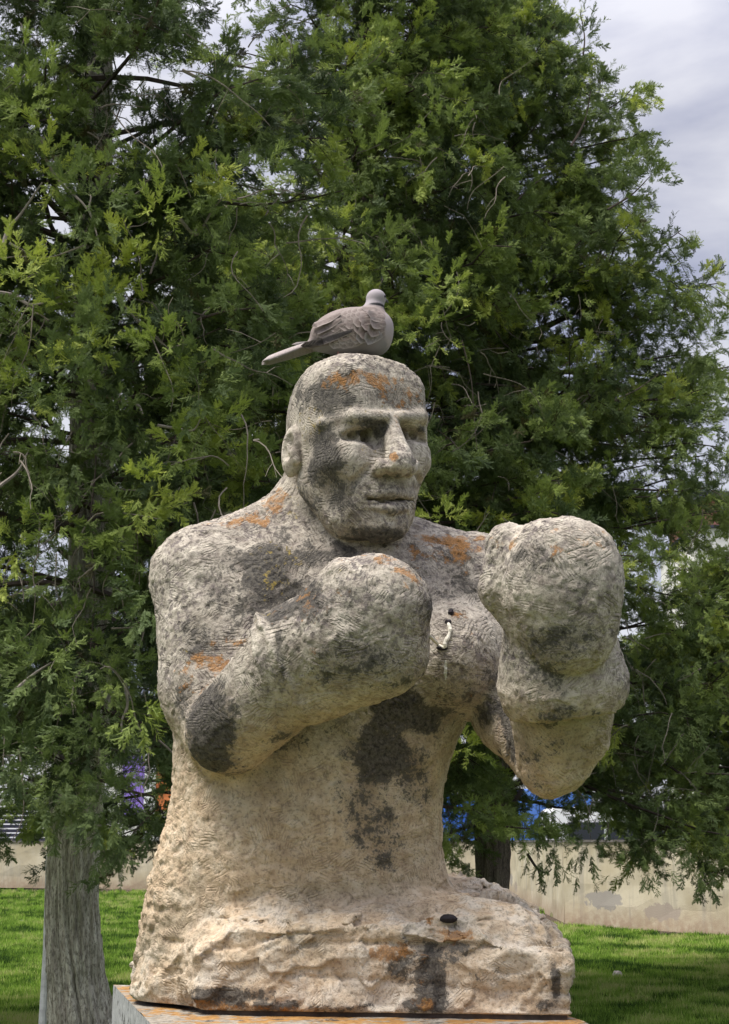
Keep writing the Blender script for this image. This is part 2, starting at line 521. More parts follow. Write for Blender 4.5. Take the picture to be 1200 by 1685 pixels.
def sd_body(p):
    d = sd_torso(p)
    # neck
    d = smin(d, sd_cone(p, P3(548, 770, 40), P3(528, 930, 55), R1(74, 800, 40), R1(104, 900, 50)), 18 * hu)
    # trapezius and shoulders, upper arms
    d = smin(d, sd_cone(p, P3(490, 850, 45), P3(345, 935, 15), R1(48, 850, 20), R1(72, 940, 10)), 0.05)
    d = smin(d, sd_cone(p, P3(640, 885, 50), P3(780, 950, 15), R1(42, 870, 20), R1(66, 940, 10)), 0.05)
    a = sd_cone(p, P3(338, 958, 0), P3(350, 1130, -55), R1(85, 950, 0), R1(85, 1100, -50))
    a = smin(a, sd_ell(p, P3(338, 945, 0), np.array([86, 92, 72]) * U), 0.03)
    a = smin(a, sd_cone(p, P3(350, 1130, -55), P3(374, 1205, -120), R1(82, 1120, -50), R1(70, 1205, -120)), 0.03)
    d = smin(d, a, 0.028)
    a = sd_cone(p, P3(800, 960, 10), P3(850, 1175, -70), R1(78, 950, 10), R1(68, 1170, -70))
    a = smin(a, sd_cone(p, P3(850, 1170, -70), P3(908, 1250, -190), R1(66, 1170, -70), R1(58, 1250, -190)), 0.03)
    d = smin(d, a, 0.030)
    # pectorals
    d = smin(d, sd_ell(p, P3(745, 1080, -85), np.array([82, 88, 88]) * U), 0.025)
    d = smin(d, sd_ell(p, P3(500, 1080, -80), np.array([110, 88, 90]) * U), 0.03)
    d = smax(d, -sd_cone(p, P3(650, 1120, -205), P3(655, 1290, -165), R1(30, 1100, -190), R1(12, 1200, -180)), 0.04)
    # hollow above the collar bone
    d = smax(d, -sd_ell(p, P3(480, 985, -190), np.array([70, 70, 80]) * U), 0.05)
    return d

def sd_armL(p):     # forearm and glove that show on the left of the picture
    f = sd_cone(p, P3(379, 1200, -160), P3(470, 1112, -225), R1(74, 1200, -140), R1(84, 1112, -215))
    a, b = P3(468, 1092, -228), P3(570, 1046, -275)
    cu = sd_cone(p, a, b, R1(90, 1086, -230), R1(95, 1050, -270))
    ax = (b - a) / np.linalg.norm(b - a)
    cu = smax(cu, -((p - a) @ ax) - R1(6, 1086, -200), 0.006)
    cu = smin(cu, sd_ell(p, P3(464, 1097, -234), np.array([15, 92, 97]) * U * 0.94, rotm(-26)), 0.004)
    g = sd_ell(p, P3(614, 1002, -298), np.array([96, 86, 92]) * ppm(1005, -298 * U))
    g = smin(g, sd_ell(p, P3(590, 1058, -285), np.array([114, 88, 84]) * ppm(1005, -290 * U), rotm(14)), 0.025)
    g = smin(g, sd_cone(p, P3(510, 1118, -240), P3(630, 1080, -290), R1(72, 1130, -240), R1(62, 1080, -290)), 0.03)
    g = smin(g, cu, 0.014)
    g = smin(g, sd_cone(p, P3(512, 985, -300), P3(560, 945, -320), R1(14, 985, -300), R1(26, 945, -320)), 0.02)
    return smin(f, g, 0.003)

def sd_armR(p):     # forearm and glove that show on the right, brought towards the camera
    f = sd_cone(p, P3(912, 1255, -215), P3(918, 1130, -270), R1(61, 1258, -215), R1(86, 1130, -270))
    f = smax(f, ((p - P3(912, 1312, -225)) @ np.array([0.45, -0.1, -0.89])), 0.010)
    f = smin(f, sd_cone(p, P3(966, 1215, -240), P3(962, 1150, -270), R1(37, 1200, -240), R1(52, 1150, -270)), 0.03)
    a, b = P3(930, 1178, -320), P3(915, 1010, -350)
    cu = sd_cone(p, P3(926, 1118, -312), P3(913, 1000, -350), R1(108, 1118, -312), R1(80, 1000, -350))
    ax = (b - a) / np.linalg.norm(b - a)
    cu = smax(cu, -((p - a) @ ax) + 0.03 * (p[:, 0] - a[0]) , 0.008)
    g = sup_any(p, P3(924, 958, -395), np.array([100, 88, 106]) * ppm(962, -385 * U), 2.35)
    g = smin(g, sd_ell(p, P3(936, 1030, -395), np.array([78, 66, 84]) * ppm(1030, -378 * U)), 0.022)
    th = sd_cone(p, P3(838, 898, -380), P3(828, 968, -368), R1(38, 900, -372), R1(40, 968, -368))
    th = smin(th, sd_cone(p, P3(830, 968, -368), P3(870, 1040, -365), R1(37, 968, -368), R1(34, 1040, -365)), 0.02)
    g = smin(g, th, 0.012)
    g = smin(g, cu, 0.005)
    return smin(f, g, 0.003)

def sup_any(p, c, r, e):
    q = np.abs((p - c) / r)
    return ((q ** e).sum(1) ** (1 / e) - 1) * min(r)

_grp = [(sd_head, HC, 0.30, 0.014), (sd_armL, P3(500, 1090, -220), 0.30, 0.008), (sd_armR, P3(915, 1080, -300), 0.34, 0.012)]
def sd_statue(p):
    d = sd_body(p)
    for f, c, r, k in _grp:
        dist = np.linalg.norm(p - c, axis=1) - r
        m = dist < 0.05
        v = np.maximum(dist, 0.05) + 0.0
        if m.any(): v[m] = f(p[m])
        d = np.where(m, smin(d, v, k), np.minimum(d, v))
    b = p[:, 2] < BZ0 + 0.30
    if b.any(): d[b] = smin(d[b], sd_block(p[b]), 0.028)
    return d

HGRID = 0.0032
_lo = np.array([P3(205, 1600, 0)[0] - .04, -0.60, BZ0 - 0.02]); _hi = np.array([P3(1060, 1100, -200)[0] + 0.06, 0.33, P3(600, 575, 0)[2] + 0.02])
SV, SQ = surface_nets(sd_statue, _lo, _hi, HGRID)
for _ in range(1):        # light Laplacian relaxation
    acc = np.zeros_like(SV); cnt = np.zeros(len(SV))
    for a, b in ((0, 1), (1, 2), (2, 3), (3, 0)):
        for u, v in ((SQ[:, a], SQ[:, b]), (SQ[:, b], SQ[:, a])):
            for k in range(3): acc[:, k] += np.bincount(u, SV[v, k], len(SV))
            cnt += np.bincount(u, minlength=len(SV))
    _w = (0.15 + 0.35 * sstep(0.19, 0.24, np.linalg.norm(SV - HC, axis=1)))[:, None]
    SV = SV * (1 - _w) + acc / cnt[:, None] * _w
SN = vert_normals(SV, SQ)

# project to picture rows and columns: used only to say where on the body each stain, painted shade patch and tool mark sits
_r = SV - CAM
_dep = _r[:, 1] * CP + _r[:, 2] * SP
SPX = W0 / 2 + FPX * _r[:, 0] / _dep
SPY = H0 / 2 - FPX * (-_r[:, 1] * SP + _r[:, 2] * CP) / _dep

FRONT = np.abs(SN[:, 1]) > -1
def spot(px, py, rx, ry, seed=0, rd=None, warp=0.35, grow=1.0):
    """soft round patch on the body, its edge broken by noise; its centre is the foremost surface point there"""
    near = np.argsort((SPX - px) ** 2 + (SPY - py) ** 2)[:60]
    c = SV[near[np.argmin(_dep[near])]]
    s = ppm(py, c[1])
    rr = np.array([rx, rd or max(rx, ry) * 1.3, ry]) * s * grow
    q = np.linalg.norm((SV - c) / rr, axis=1)
    return 1 - sstep(0.1, 1.3, q + warp * 1.6 * NZ[seed % 3])
NZ = [fbm(SV * 16, 4, 31), fbm(SV * 30, 4, 47), fbm(SV * 55, 3, 59)]
_zt = 0.10 * sstep(at(380, 1600, -.1)[0], at(260, 1600, -.1)[0], SV[:, 0])
_zt = _zt - 0.05 * sstep(0.10, 0.20, SV[:, 0])
zb = sstep(BZ0 + 0.235 - _zt, BZ0 + 0.15 - _zt, SV[:, 2])                 # 1 on the rough block
head_m = sstep(0.20, 0.16, np.linalg.norm(SV - HC, axis=1))
low = sstep(P3(600, 1180, -100)[2], P3(600, 1420, -100)[2], SV[:, 2])
left_flank = low * sstep(P3(330, 1400, 0)[0], P3(270, 1400, 0)[0], SV[:, 0])

cl = lambda x: np.clip(x, 0, 1)
# broad unevenness of the carving
D = fbm(SV * 11, 3, 3) * 0.0040 * (1 - 0.85 * head_m)
D += fbm(SV * 38, 3, 4) * 0.0012 * (1 - 0.6 * head_m)
f1, w1 = facets(SV * 26, 8)
D += f1 * 0.0052 * (1 - zb) * (0.30 + 0.75 * left_flank) * (1 - 0.9 * head_m)
f1, w1 = facets(SV * 60, 18)
D += f1 * 0.0024 * (1 - zb) * (1 - 0.75 * head_m) * (1 + left_flank)
D += np.sin(SV[:, 2] * 150 + fbm(SV * 12, 2, 77) * 5) * 0.0007 * low * (1 - zb)
# quarry-broken block: slanting beds, spalls and ledges
q = SV @ np.array([[0.94, 0.1, 0.3], [0.0, 1, 0.1], [-0.34, 0.0, 0.95]]).T
q = q + np.stack([fbm(q * 9, 3, 6), fbm(q * 9, 3, 16), fbm(q * 9, 3, 26)], 1) * 0.02
fa, wa = facets(q * (7, 7, 13), 44)
fb_, wb = facets(q * (17, 17, 26), 45)
fc, wc = facets(q * (42, 42, 60), 46)
lay = fbm(q * (6, 6, 34), 4, 90, ridged=True)
D += zb * (1 - 0.5 * cl(SN[:, 2])) * (fa * 0.019 + fb_ * 0.0085 + fc * 0.0026 + lay * 0.002)
# a bedding crack that runs under the top edge of the block, and a second one lower down
for z0_, am, sl in ((at(600, 1552, -.25)[2], 0.007, 0.02), (at(600, 1612, -.25)[2], 0.004, -0.05)):
    zc = z0_ + sl * SV[:, 0] + 0.02 * fbm(SV * (5, 5, 1), 4, 61)
    D -= am * np.exp(-((SV[:, 2] - zc) / 0.006) ** 2) * sstep(-0.15, 0.25, fbm(SV * (4, 4, 2), 2, 63) + 0.1) * (SV[:, 1] < -0.1) * cl(1 - 0.6 * left_flank)
D *= sstep(BZ0 - 0.001, BZ0 + 0.012, SV[:, 2])
SV2 = SV + SN * D[:, None]
SV2[:, 2] = np.maximum(SV2[:, 2], BZ0 + 0.0005)
sme = mesh_of('stone_boxer', SV2, SQ)
sme.shade_smooth()

# weathering that belongs to the stone: black crust, lichen, bird lime, clean sheltered stone; the black mask also carries painted shade
cl = lambda x: np.clip(x, 0, 1)
up = cl(SN[:, 2])
def patches(lst):
    v = np.zeros(len(SV))
    for a in lst: v = np.maximum(v, spot(*a[:4], seed=int(a[0]) % 3, rd=a[5] if len(a) > 5 else None, grow=1.45) * a[4])
    return v
blk = patches([(597, 715, 10, 6, 1.1), (622, 714, 11, 12, 1.0), (692, 711, 10, 8, .9), (645, 822, 36, 3, .5), (652, 786, 12, 6, .9), (456, 1058, 6, 26, .75), (466, 1100, 6, 22, .5), (575, 700, 40, 10, .6), (405, 1270, 60, 12, .5),(528, 745, 30, 52, 1), (510, 770, 26, 30, .8), (545, 690, 26, 24, .6), (550, 650, 46, 36, .85), (625, 648, 80, 26, .6), (545, 815, 42, 44, .55), (640, 884, 50, 12, 1), (600, 700, 30, 10, .7), (500, 650, 26, 50, .5), (650, 845, 16, 8, .7), (505, 820, 20, 50, .5),  # leading entries paint shade into eye sockets, nostrils, mouth slit and cuff groove
    (450, 930, 62, 66, .95), (490, 985, 60, 40, 1), (410, 1000, 40, 40, .6), (545, 902, 50, 20, .8), (430, 870, 60, 22, .45), (370, 960, 44, 50, .4), (745, 950, 66, 66, .62), (715, 1010, 40, 40, .6), (780, 1135, 44, 44, .55), (700, 1110, 30, 50, .35),
    (336, 1200, 44, 66, 1.1), (350, 1245, 44, 40, .9), (300, 1150, 26, 36, .6), (330, 1060, 40, 44, .4), (652, 1165, 44, 48, 1.1), (700, 1185, 60, 28, .9), (640, 1245, 48, 50, 1.1), (625, 1320, 52, 52, .62), (690, 1275, 44, 50, .6), (645, 1400, 70, 40, .42), (560, 1190, 60, 26, .4),
    (915, 1085, 76, 46, .6), (890, 905, 56, 40, .45), (960, 960, 50, 70, .3), (832, 1190, 15, 56, 1), (800, 1160, 26, 36, .7), (880, 1250, 60, 50, .4), (610, 1100, 100, 32, .45), (480, 1220, 60, 34, .4), (560, 990, 60, 50, .3), (930, 1180, 80, 14, .4),
    (700, 1590, 24, 50, 1, 60), (660, 1600, 34, 26, .7, 60), (740, 1560, 50, 14, .7), (380, 1636, 54, 17, 1), (440, 1650, 60, 10, .8), (560, 1655, 60, 10, .7), (915, 1620, 10, 40, 1.1), (900, 1650, 26, 10, .7), (690, 1650, 36, 14, .9), (800, 1600, 40, 12, .4)])
org = patches([(575, 622, 36, 15, 1), (625, 622, 30, 20, 1.1), (660, 640, 40, 24, .7), (452, 822, 22, 24, 1.1), (420, 850, 40, 14, .9), (380, 860, 50, 12, .7), (735, 884, 70, 12, 1.1), (780, 896, 40, 10, 1.1), (700, 925, 80, 30, .55), (644, 748, 6, 9, 1.2), (660, 690, 14, 16, .6),
    (620, 918, 60, 10, .7), (680, 945, 24, 24, .8), (826, 890, 16, 24, 1), (960, 890, 44, 30, .9), (940, 868, 44, 12, .9), (860, 870, 20, 12, .7), (345, 1088, 34, 20, .95), (395, 1060, 40, 12, .8), (305, 1110, 18, 24, .9), (330, 1130, 30, 14, .8),
    (640, 1560, 46, 12, 1.1), (745, 1533, 52, 14, 1.1), (690, 1645, 14, 26, 1), (690, 1600, 10, 30, .6), (440, 1530, 20, 8, .4), (320, 1652, 60, 8, .9), (420, 1660, 90, 6, .9), (755, 1030, 30, 40, .4), (740, 1150, 40, 30, .25), (500, 1000, 60, 60, .35)])
yel = patches([(515, 702, 26, 20, 1), (500, 690, 20, 30, .8), (605, 735, 22, 7, 1.1), (445, 905, 24, 22, 1), (455, 960, 30, 30, 1), (420, 1010, 26, 20, .9), (470, 930, 40, 44, .8), (480, 830, 14, 34, .8), (620, 670, 36, 10, .7), (690, 1650, 14, 22, .8), (550, 935, 16, 10, .6), (300, 1070, 20, 20, .5)])
wht = spot(728, 1105, 4, 20, 2, 30)
warm = cl(sstep(P3(600, 1120, -100)[2], P3(600, 1300, -100)[2], SV[:, 2]) * 0.95 + 0.5 * cl(-SN[:, 2]))
pit = cl(0.85 - warm) * (1 - 0.6 * head_m)
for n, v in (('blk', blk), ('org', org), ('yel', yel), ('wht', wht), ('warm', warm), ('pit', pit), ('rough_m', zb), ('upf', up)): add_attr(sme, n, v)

m = Mat('weathered_limestone')
A = {k: m.attr(k) for k in ('blk', 'org', 'yel', 'wht', 'warm', 'pit', 'rough_m', 'upf')}
MU = lambda a, b: m.math('MULTIPLY', a, b)
n_big = m.noise(7, 5, 0.6); n_mid = m.noise(34, 6, 0.65); n_fin = m.noise(150, 5, 0.7); n_vf = m.noise(420, 3, 0.6)
grey = m.ramp(n_mid, (0.30, (0.23, 0.195, 0.165)), (0.5, (0.46, 0.41, 0.34)), (0.70, (0.68, 0.615, 0.51)))
warmc = m.ramp(n_mid, (0.28, (0.42, 0.30, 0.19)), (0.52, (0.60, 0.46, 0.31)), (0.75, (0.74, 0.62, 0.47)))
col = m.mix(MU(A['warm'], m.step(n_big, 0.25, 0.6, 0.55, 1.0)), grey, warmc)
col = m.mix(MU(A['rough_m'], m.step(m.noise(14, 6, 0.65), 0.42, 0.62)), col, (0.66, 0.585, 0.48))
# olive film
col = m.mix(MU(m.step(m.noise(5, 4, 0.6), 0.48, 0.66), 0.36), col, (0.20, 0.18, 0.125))
# mauve-grey algae film in specks
speck = m.step(m.noise(80, 5, 0.75, dist=0.4), 0.48, 0.56)
patch = m.step(m.noise(9, 4, 0.6), 0.40, 0.58)
col = m.mix(MU(MU(speck, patch), MU(A['pit'], 0.85)), col, (0.115, 0.095, 0.098))
# round solution pits
pits = m.step(m.math('ADD', m.vor(48), MU(m.math('SUBTRACT', n_fin, 0.5), 0.5)), 0.13, 0.26, 1.0, 0.0)
pitm = MU(MU(pits, m.step(m.noise(10, 3), 0.42, 0.56)), A['pit'])
col = m.mix(MU(pitm, 0.68), col, (0.07, 0.058, 0.06))
# tool marks: short parallel chisel strokes whose direction changes patch by patch
def strokes(cell, freq, ph, off):
    vc = m.nt.nodes.new('ShaderNodeTexVoronoi'); vc.inputs['Scale'].default_value = cell
    wv = m.nt.nodes.new('ShaderNodeVectorMath'); wv.operation = 'MULTIPLY_ADD'
    m.link(m.noise(30 + ph, 2, 0.5, out='Color'), wv.inputs[0]); wv.inputs[1].default_value = (0.010,) * 3
    ad = m.nt.nodes.new('ShaderNodeVectorMath'); ad.operation = 'ADD'; ad.inputs[1].default_value = (off, off * 0.7, off * 1.3); m.link(m.tc, ad.inputs[0])
    m.link(ad.outputs[0], wv.inputs[2])
    m.link(wv.outputs[0], vc.inputs['Vector'])
    sub = m.nt.nodes.new('ShaderNodeVectorMath'); sub.operation = 'SUBTRACT'; m.link(vc.outputs['Color'], sub.inputs[0]); sub.inputs[1].default_value = (0.5, 0.5, 0.2)
    nm = m.nt.nodes.new('ShaderNodeVectorMath'); nm.operation = 'NORMALIZE'; m.link(sub.outputs[0], nm.inputs[0])
    dt = m.nt.nodes.new('ShaderNodeVectorMath'); dt.operation = 'DOT_PRODUCT'; m.link(nm.outputs[0], dt.inputs[0]); m.link(wv.outputs[0], dt.inputs[1])
    a = m.math('MULTIPLY_ADD', dt.outputs['Value'], freq, MU(m.noise(36 + ph, 3, 0.6), 2.8))
    return m.math('MULTIPLY_ADD', m.math('SINE', a), 0.5, 0.5)
st = strokes(17, 900, 0, 0.0); st2 = strokes(24, 1250, 5, 3.1)
smask = MU(m.step(m.noise(14, 3, 0.5), 0.49, 0.60), m.math('SUBTRACT', 1.0, MU(A['rough_m'], 0.75)))
smask = MU(smask, m.step(m.noise(60, 3, 0.6), 0.40, 0.55))
smask = MU(smask, m.math('SUBTRACT', 1.0, MU(A['warm'], 0.45)))
smask2 = MU(m.step(m.noise(11, 2, out='Fac', stretch=(1, 1, 1.7)), 0.47, 0.58), m.step(m.noise(75, 3, 0.6), 0.42, 0.56))
stc = m.math('MAXIMUM', MU(m.math('POWER', m.math('SUBTRACT', 1.0, st), 2.5), smask), MU(MU(m.math('POWER', m.math('SUBTRACT', 1.0, st2), 2.5), smask2), 0.75))
dark = m.mix(0.72, col, (0.055, 0.045, 0.035))
col = m.mix(MU(stc, 0.42), col, dark)
col = m.mix(m.step(n_fin, 0.36, 0.52, 0.65, 0.0), col, dark)  # occlusion-like shade painted into the hollows of the fine bump
# black crust, and the shade painted along with it
def ragged(a, amp, sc=None):
    nn = m.math('ADD', MU(m.noise(17, 6, 0.75), 0.62), MU(sc or n_fin, 0.38))
    return m.math('ADD', a, MU(m.math('SUBTRACT', nn, 0.5), amp))
gate = lambda a, hi: m.step(a, 0.02, hi)
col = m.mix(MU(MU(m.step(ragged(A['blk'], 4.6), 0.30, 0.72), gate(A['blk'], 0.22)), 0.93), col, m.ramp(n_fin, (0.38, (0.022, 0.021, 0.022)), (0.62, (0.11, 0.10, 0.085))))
col = m.mix(MU(MU(m.step(ragged(A['org'], 6.5, n_mid), 0.60, 1.25), gate(A['org'], 0.30)), 0.80), col, m.ramp(n_vf, (0.35, (0.16, 0.085, 0.035)), (0.65, (0.42, 0.20, 0.06))))
yn = m.math('ADD', MU(A['yel'], 0.8), MU(m.math('SUBTRACT', m.noise(75, 6, 0.8), 0.5), 7.0))
col = m.mix(MU(MU(m.step(yn, 0.95, 1.5), gate(A['yel'], 0.35)), 0.75), col, m.ramp(n_vf, (0.35, (0.20, 0.15, 0.04)), (0.65, (0.40, 0.29, 0.05))))
col = m.mix(MU(m.step(m.math('ADD', A['wht'], m.math('SUBTRACT', n_fin, 0.5)), 0.35, 0.6), 0.85), col, (0.75, 0.74, 0.70))
hgt = m.math('ADD', MU(n_fin, 0.9), MU(n_mid, 0.9))
hgt = m.math('SUBTRACT', hgt, MU(stc, 0.55))
hgt = m.math('SUBTRACT', hgt, MU(pitm, 1.0))
m.set(Base_Color=col, Roughness=0.93, Specular_IOR_Level=0.15, Normal=m.bump(hgt, 0.95, 0.0036))
STONE = m.m
boxer = new_obj('boxer_statue', sme, mat=STONE, label='weathered limestone boxer bust with raised gloves rising from a rough hewn stone block', category='statue')

# ------------------------------------------------------------------ pedestal under the block
def grid_prism(plan, z0, z1, step=0.02):
    """closed prism over a four-cornered plan with a gridded top and sides, so that it can be roughened"""
    P = [np.array(q, float) for q in plan]
    n = 44; m_ = 34
    V, F = [], []
    def pt(u, v, z):
        a = P[0] * (1 - u) + P[1] * u; b = P[3] * (1 - u) + P[2] * u
        return [*(a * (1 - v) + b * v), z]
    def sheet(f, nu, nv, flip=False):
        o = len(V)
        for i in range(nu + 1):
            for j in range(nv + 1): V.append(f(i / nu, j / nv))
        for i in range(nu):
            for j in range(nv):
                q = (o + i * (nv + 1) + j, o + (i + 1) * (nv + 1) + j, o + (i + 1) * (nv + 1) + j + 1, o + i * (nv + 1) + j + 1)
                F.append(q[::-1] if flip else q)
    k = max(2, int((z1 - z0) / step))
    sheet(lambda u, v: pt(u, v, z1), n, m_)
    sheet(lambda u, v: pt(u, v, z0), n, m_, True)
    for a, b, fl in (((0, 0), (1, 0), 0), ((1, 0), (1, 1), 0), ((1, 1), (0, 1), 0), ((0, 1), (0, 0), 0)):
        sheet(lambda u, v: pt(a[0] + (b[0] - a[0]) * u, a[1] + (b[1] - a[1]) * u, z0 + (z1 - z0) * v), n, k, bool(fl))
    return np.array(V), F

_q = lambda px, py: atz(px, py, BZ0 - 0.008)[:2]
pfl, pbl = np.array([-0.334, -0.452]), np.array([-0.458, 0.026])
pfr = np.array([0.405, -0.520]); pbr = pfr + (pbl - pfl) * 1.7 + np.array([0.10, 0.0]); pbl = pfl + (pbl - pfl) * 1.7
cen = (pfl + pfr + pbl + pbr) / 4
pedestal = empty('pedestal', (float(cen[0]), float(cen[1]), 0), label='grey stone pedestal under the boxer statue, its top edge crusted with orange lichen', category='pedestal')
def ped(name, plan, z0, z1, mat, amp=0.002):
    V, F = grid_prism(plan, z0, z1)
    me = mesh_of(name, V, F)
    import bmesh
    bm = bmesh.new(); bm.from_mesh(me); bmesh.ops.remove_doubles(bm, verts=bm.verts, dist=1e-5)
    bmesh.ops.recalc_face_normals(bm, faces=bm.faces); bm.to_mesh(me); bm.free()
    co = np.empty(len(me.vertices) * 3, np.float32); me.vertices.foreach_get('co', co); co = co.reshape(-1, 3).astype(float)
    nn = np.empty(len(me.vertices) * 3, np.float32); me.vertices.foreach_get('normal', nn); nn = nn.reshape(-1, 3)
    co += nn * (fbm(co * 22, 4, 70) * amp)[:, None]
    co -= np.array([cen[0], cen[1], 0])
    me.vertices.foreach_set('co', co.astype(np.float32).ravel()); me.update()
    return new_obj(name, me, pedestal, mat)
def inset(plan, d):
    c = sum(plan) / 4
    return [c + (p - c) * (1 - d / np.linalg.norm(p - c)) for p in plan]
plan_top = [pfl, pfr, pbr, pbl]
gm = Mat('grey_slab')
n1 = gm.noise(9, 5, 0.6); n2 = gm.noise(60, 5, 0.7)
c = gm.ramp(n2, (0.3, (0.22, 0.225, 0.22)), (0.7, (0.40, 0.405, 0.40)))
sep_n = gm.nt.nodes.new('ShaderNodeNewGeometry'); sx = gm.nt.nodes.new('ShaderNodeSeparateXYZ'); gm.link(sep_n.outputs['Normal'], sx.inputs[0])
topm = gm.step(sx.outputs['Z'], 0.4, 0.9)
lich = gm.math('MULTIPLY', gm.step(gm.noise(13, 6, 0.75), 0.46, 0.54), topm)
c = gm.mix(gm.math('MULTIPLY', gm.step(gm.noise(17, 5, 0.7, dist=0.5), 0.52, 0.58), topm), c, (0.50, 0.48, 0.43))
c = gm.mix(topm, c, gm.ramp(n2, (0.3, (0.16, 0.14, 0.11)), (0.7, (0.40, 0.36, 0.30))))
c = gm.mix(gm.math('MULTIPLY', lich, 0.9), c, gm.ramp(n2, (0.3, (0.20, 0.095, 0.025)), (0.7, (0.46, 0.24, 0.06))))
c = gm.mix(gm.math('MULTIPLY', gm.step(gm.noise(24, 6, 0.75), 0.55, 0.62), 0.9), c, (0.045, 0.042, 0.038))
SLAB = gm.set(Base_Color=c, Roughness=0.85, Normal=gm.bump(n2, 0.6, 0.003))
ped('top_slab', plan_top, BZ0 - 0.13, BZ0 - 0.008, SLAB, 0.003)
ped('mortar_bed', inset([np.array(p) for p in _plan], 0.014), BZ0 - 0.012, BZ0 + 0.002, flat_mat('old_mortar', (0.07, 0.055, 0.045), 0.95, 0.4, 40))
ped('shaft', inset(plan_top, 0.035), 0.10, BZ0 - 0.131, SLAB)
ped('foot_slab', inset(plan_top, -0.09), -0.02, 0.099, SLAB)

# ------------------------------------------------------------------ ground, soil strip, grass
def ridge_lines(): pass
gmt = Mat('lawn_soil')
n1 = gmt.noise(0.35, 5, 0.6); n2 = gmt.noise(9, 5, 0.7); n3 = gmt.noise(70, 3, 0.7)
c = gmt.mix(gmt.step(n2, 0.35, 0.65), (0.075, 0.105, 0.026), (0.11, 0.15, 0.036))
c = gmt.mix(gmt.step(n3, 0.35, 0.6, 0.5, 0.0), c, (0.03, 0.035, 0.012))
c = gmt.mix(gmt.step(n1, 0.58, 0.66, 0, 0.6), c, (0.14, 0.11, 0.055))
LAWN = gmt.set(Base_Color=c, Roughness=0.95, Normal=gmt.bump(n3, 0.8, 0.02))
def sheet(name, pts, z, mat, kind='structure'):
    me = mesh_of(name, [(x, y, z) for x, y in pts], [tuple(range(len(pts)))])
    return new_obj(name, me, None, mat, kind=kind)
sheet('ground', [(-900, -40), (900, -40), (900, 1500), (-900, 1500)], 0.0, LAWN)

K1 = ground(930, 1520)[:2]; K0 = ground(1200, 1541)[:2]; K2 = ground(838, 1474)[:2]; K3 = ground(0, 1461)[:2]
K0 = K1 + (K0 - K1) * 4.0; K3 = K2 + (K3 - K2) * 2.2
WH = 1.49
# bare soil along the foot of the wall
soil = Mat('dark_soil'); n2 = soil.noise(6, 6, 0.7)
SOIL = soil.set(Base_Color=soil.ramp(n2, (0.3, (0.035, 0.026, 0.018)), (0.7, (0.11, 0.08, 0.055))), Roughness=0.95, Normal=soil.bump(n2, 0.9, 0.05))
def strip(name, a, b, wa, wb, z, mat, wob=0.25, n=24):
    """irregular strip of ground on the camera side of the line a-b"""
    a, b = np.array(a), np.array(b); e = (b - a) / np.linalg.norm(b - a); nn = np.array([e[1], -e[0]])
    if nn[1] > 0: nn = -nn
    V, F = [], []
    for k in range(n + 1):
        t = k / n; p = a + (b - a) * t
        w = (wa + (wb - wa) * t) * (1 + wob * math.sin(k * 2.1) * math.cos(k * 0.7 + 1))
        V += [(*p, z), (*(p + nn * w), z)]
    for k in range(n): F.append((2 * k, 2 * k + 1, 2 * k + 3, 2 * k + 2))
    return new_obj(name, mesh_of(name, V, F), None, mat, kind='structure')
strip('soil_strip', K1, K0, 1.3, 0.9, 0.004, SOIL)
strip('soil_strip', K2 + np.array([0.3, 0]), K3, 2.6, 2.4, 0.004, SOIL)
_pts = [K2 + np.array([0.0, 0.2]), K1 + np.array([0.0, 0.0]), ground(925, 1560)[:2], ground(890, 1600)[:2], ground(845, 1545)[:2], ground(790, 1490)[:2]]
sheet('soil_bed', [tuple(p) for p in _pts], 0.009, SOIL)

def in_view_grass(n, x0, x1, r0, r1, rng):
    """random ground points inside a part of the lawn that shows"""
    out = []
    while len(out) < n:
        m_ = 4000
        py = r0 + (r1 - r0) * rng.random(m_) ** 0.8
        px = x0 + (x1 - x0) * rng.random(m_)
        dist = CAM[2] * FPX / (py - 1385)
        keep = rng.random(m_) < np.minimum(1, (dist / 14) ** 2 * 0.5 + 0.25)
        for a, b in zip(px[keep], py[keep]): out.append(ground(a, b))
    return np.array(out[:n])

def blade_clump(rng, n=26, r=0.05):
    V, F = [], []
    for k in range(n):
        a = rng.random() * 6.283; d = r * math.sqrt(rng.random()); x, y = d * math.cos(a), d * math.sin(a)
        h = 0.035 + 0.055 * rng.random(); w = 0.003 + 0.002 * rng.random(); t = rng.random() * 6.283
        lx, ly = (rng.random() - .5) * 0.05, (rng.random() - .5) * 0.05
        cx, cy = w * math.cos(t), w * math.sin(t); o = len(V)
        V += [(x - cx, y - cy, 0), (x + cx, y + cy, 0), (x + cx * .7 + lx * .35, y + cy * .7 + ly * .35, h * .6), (x - cx * .7 + lx * .35, y - cy * .7 + ly * .35, h * .6), (x + lx, y + ly, h)]
        F += [(o, o + 1, o + 2, o + 3), (o + 3, o + 2, o + 4)]
    return mesh_of('grass_clump', V, F)

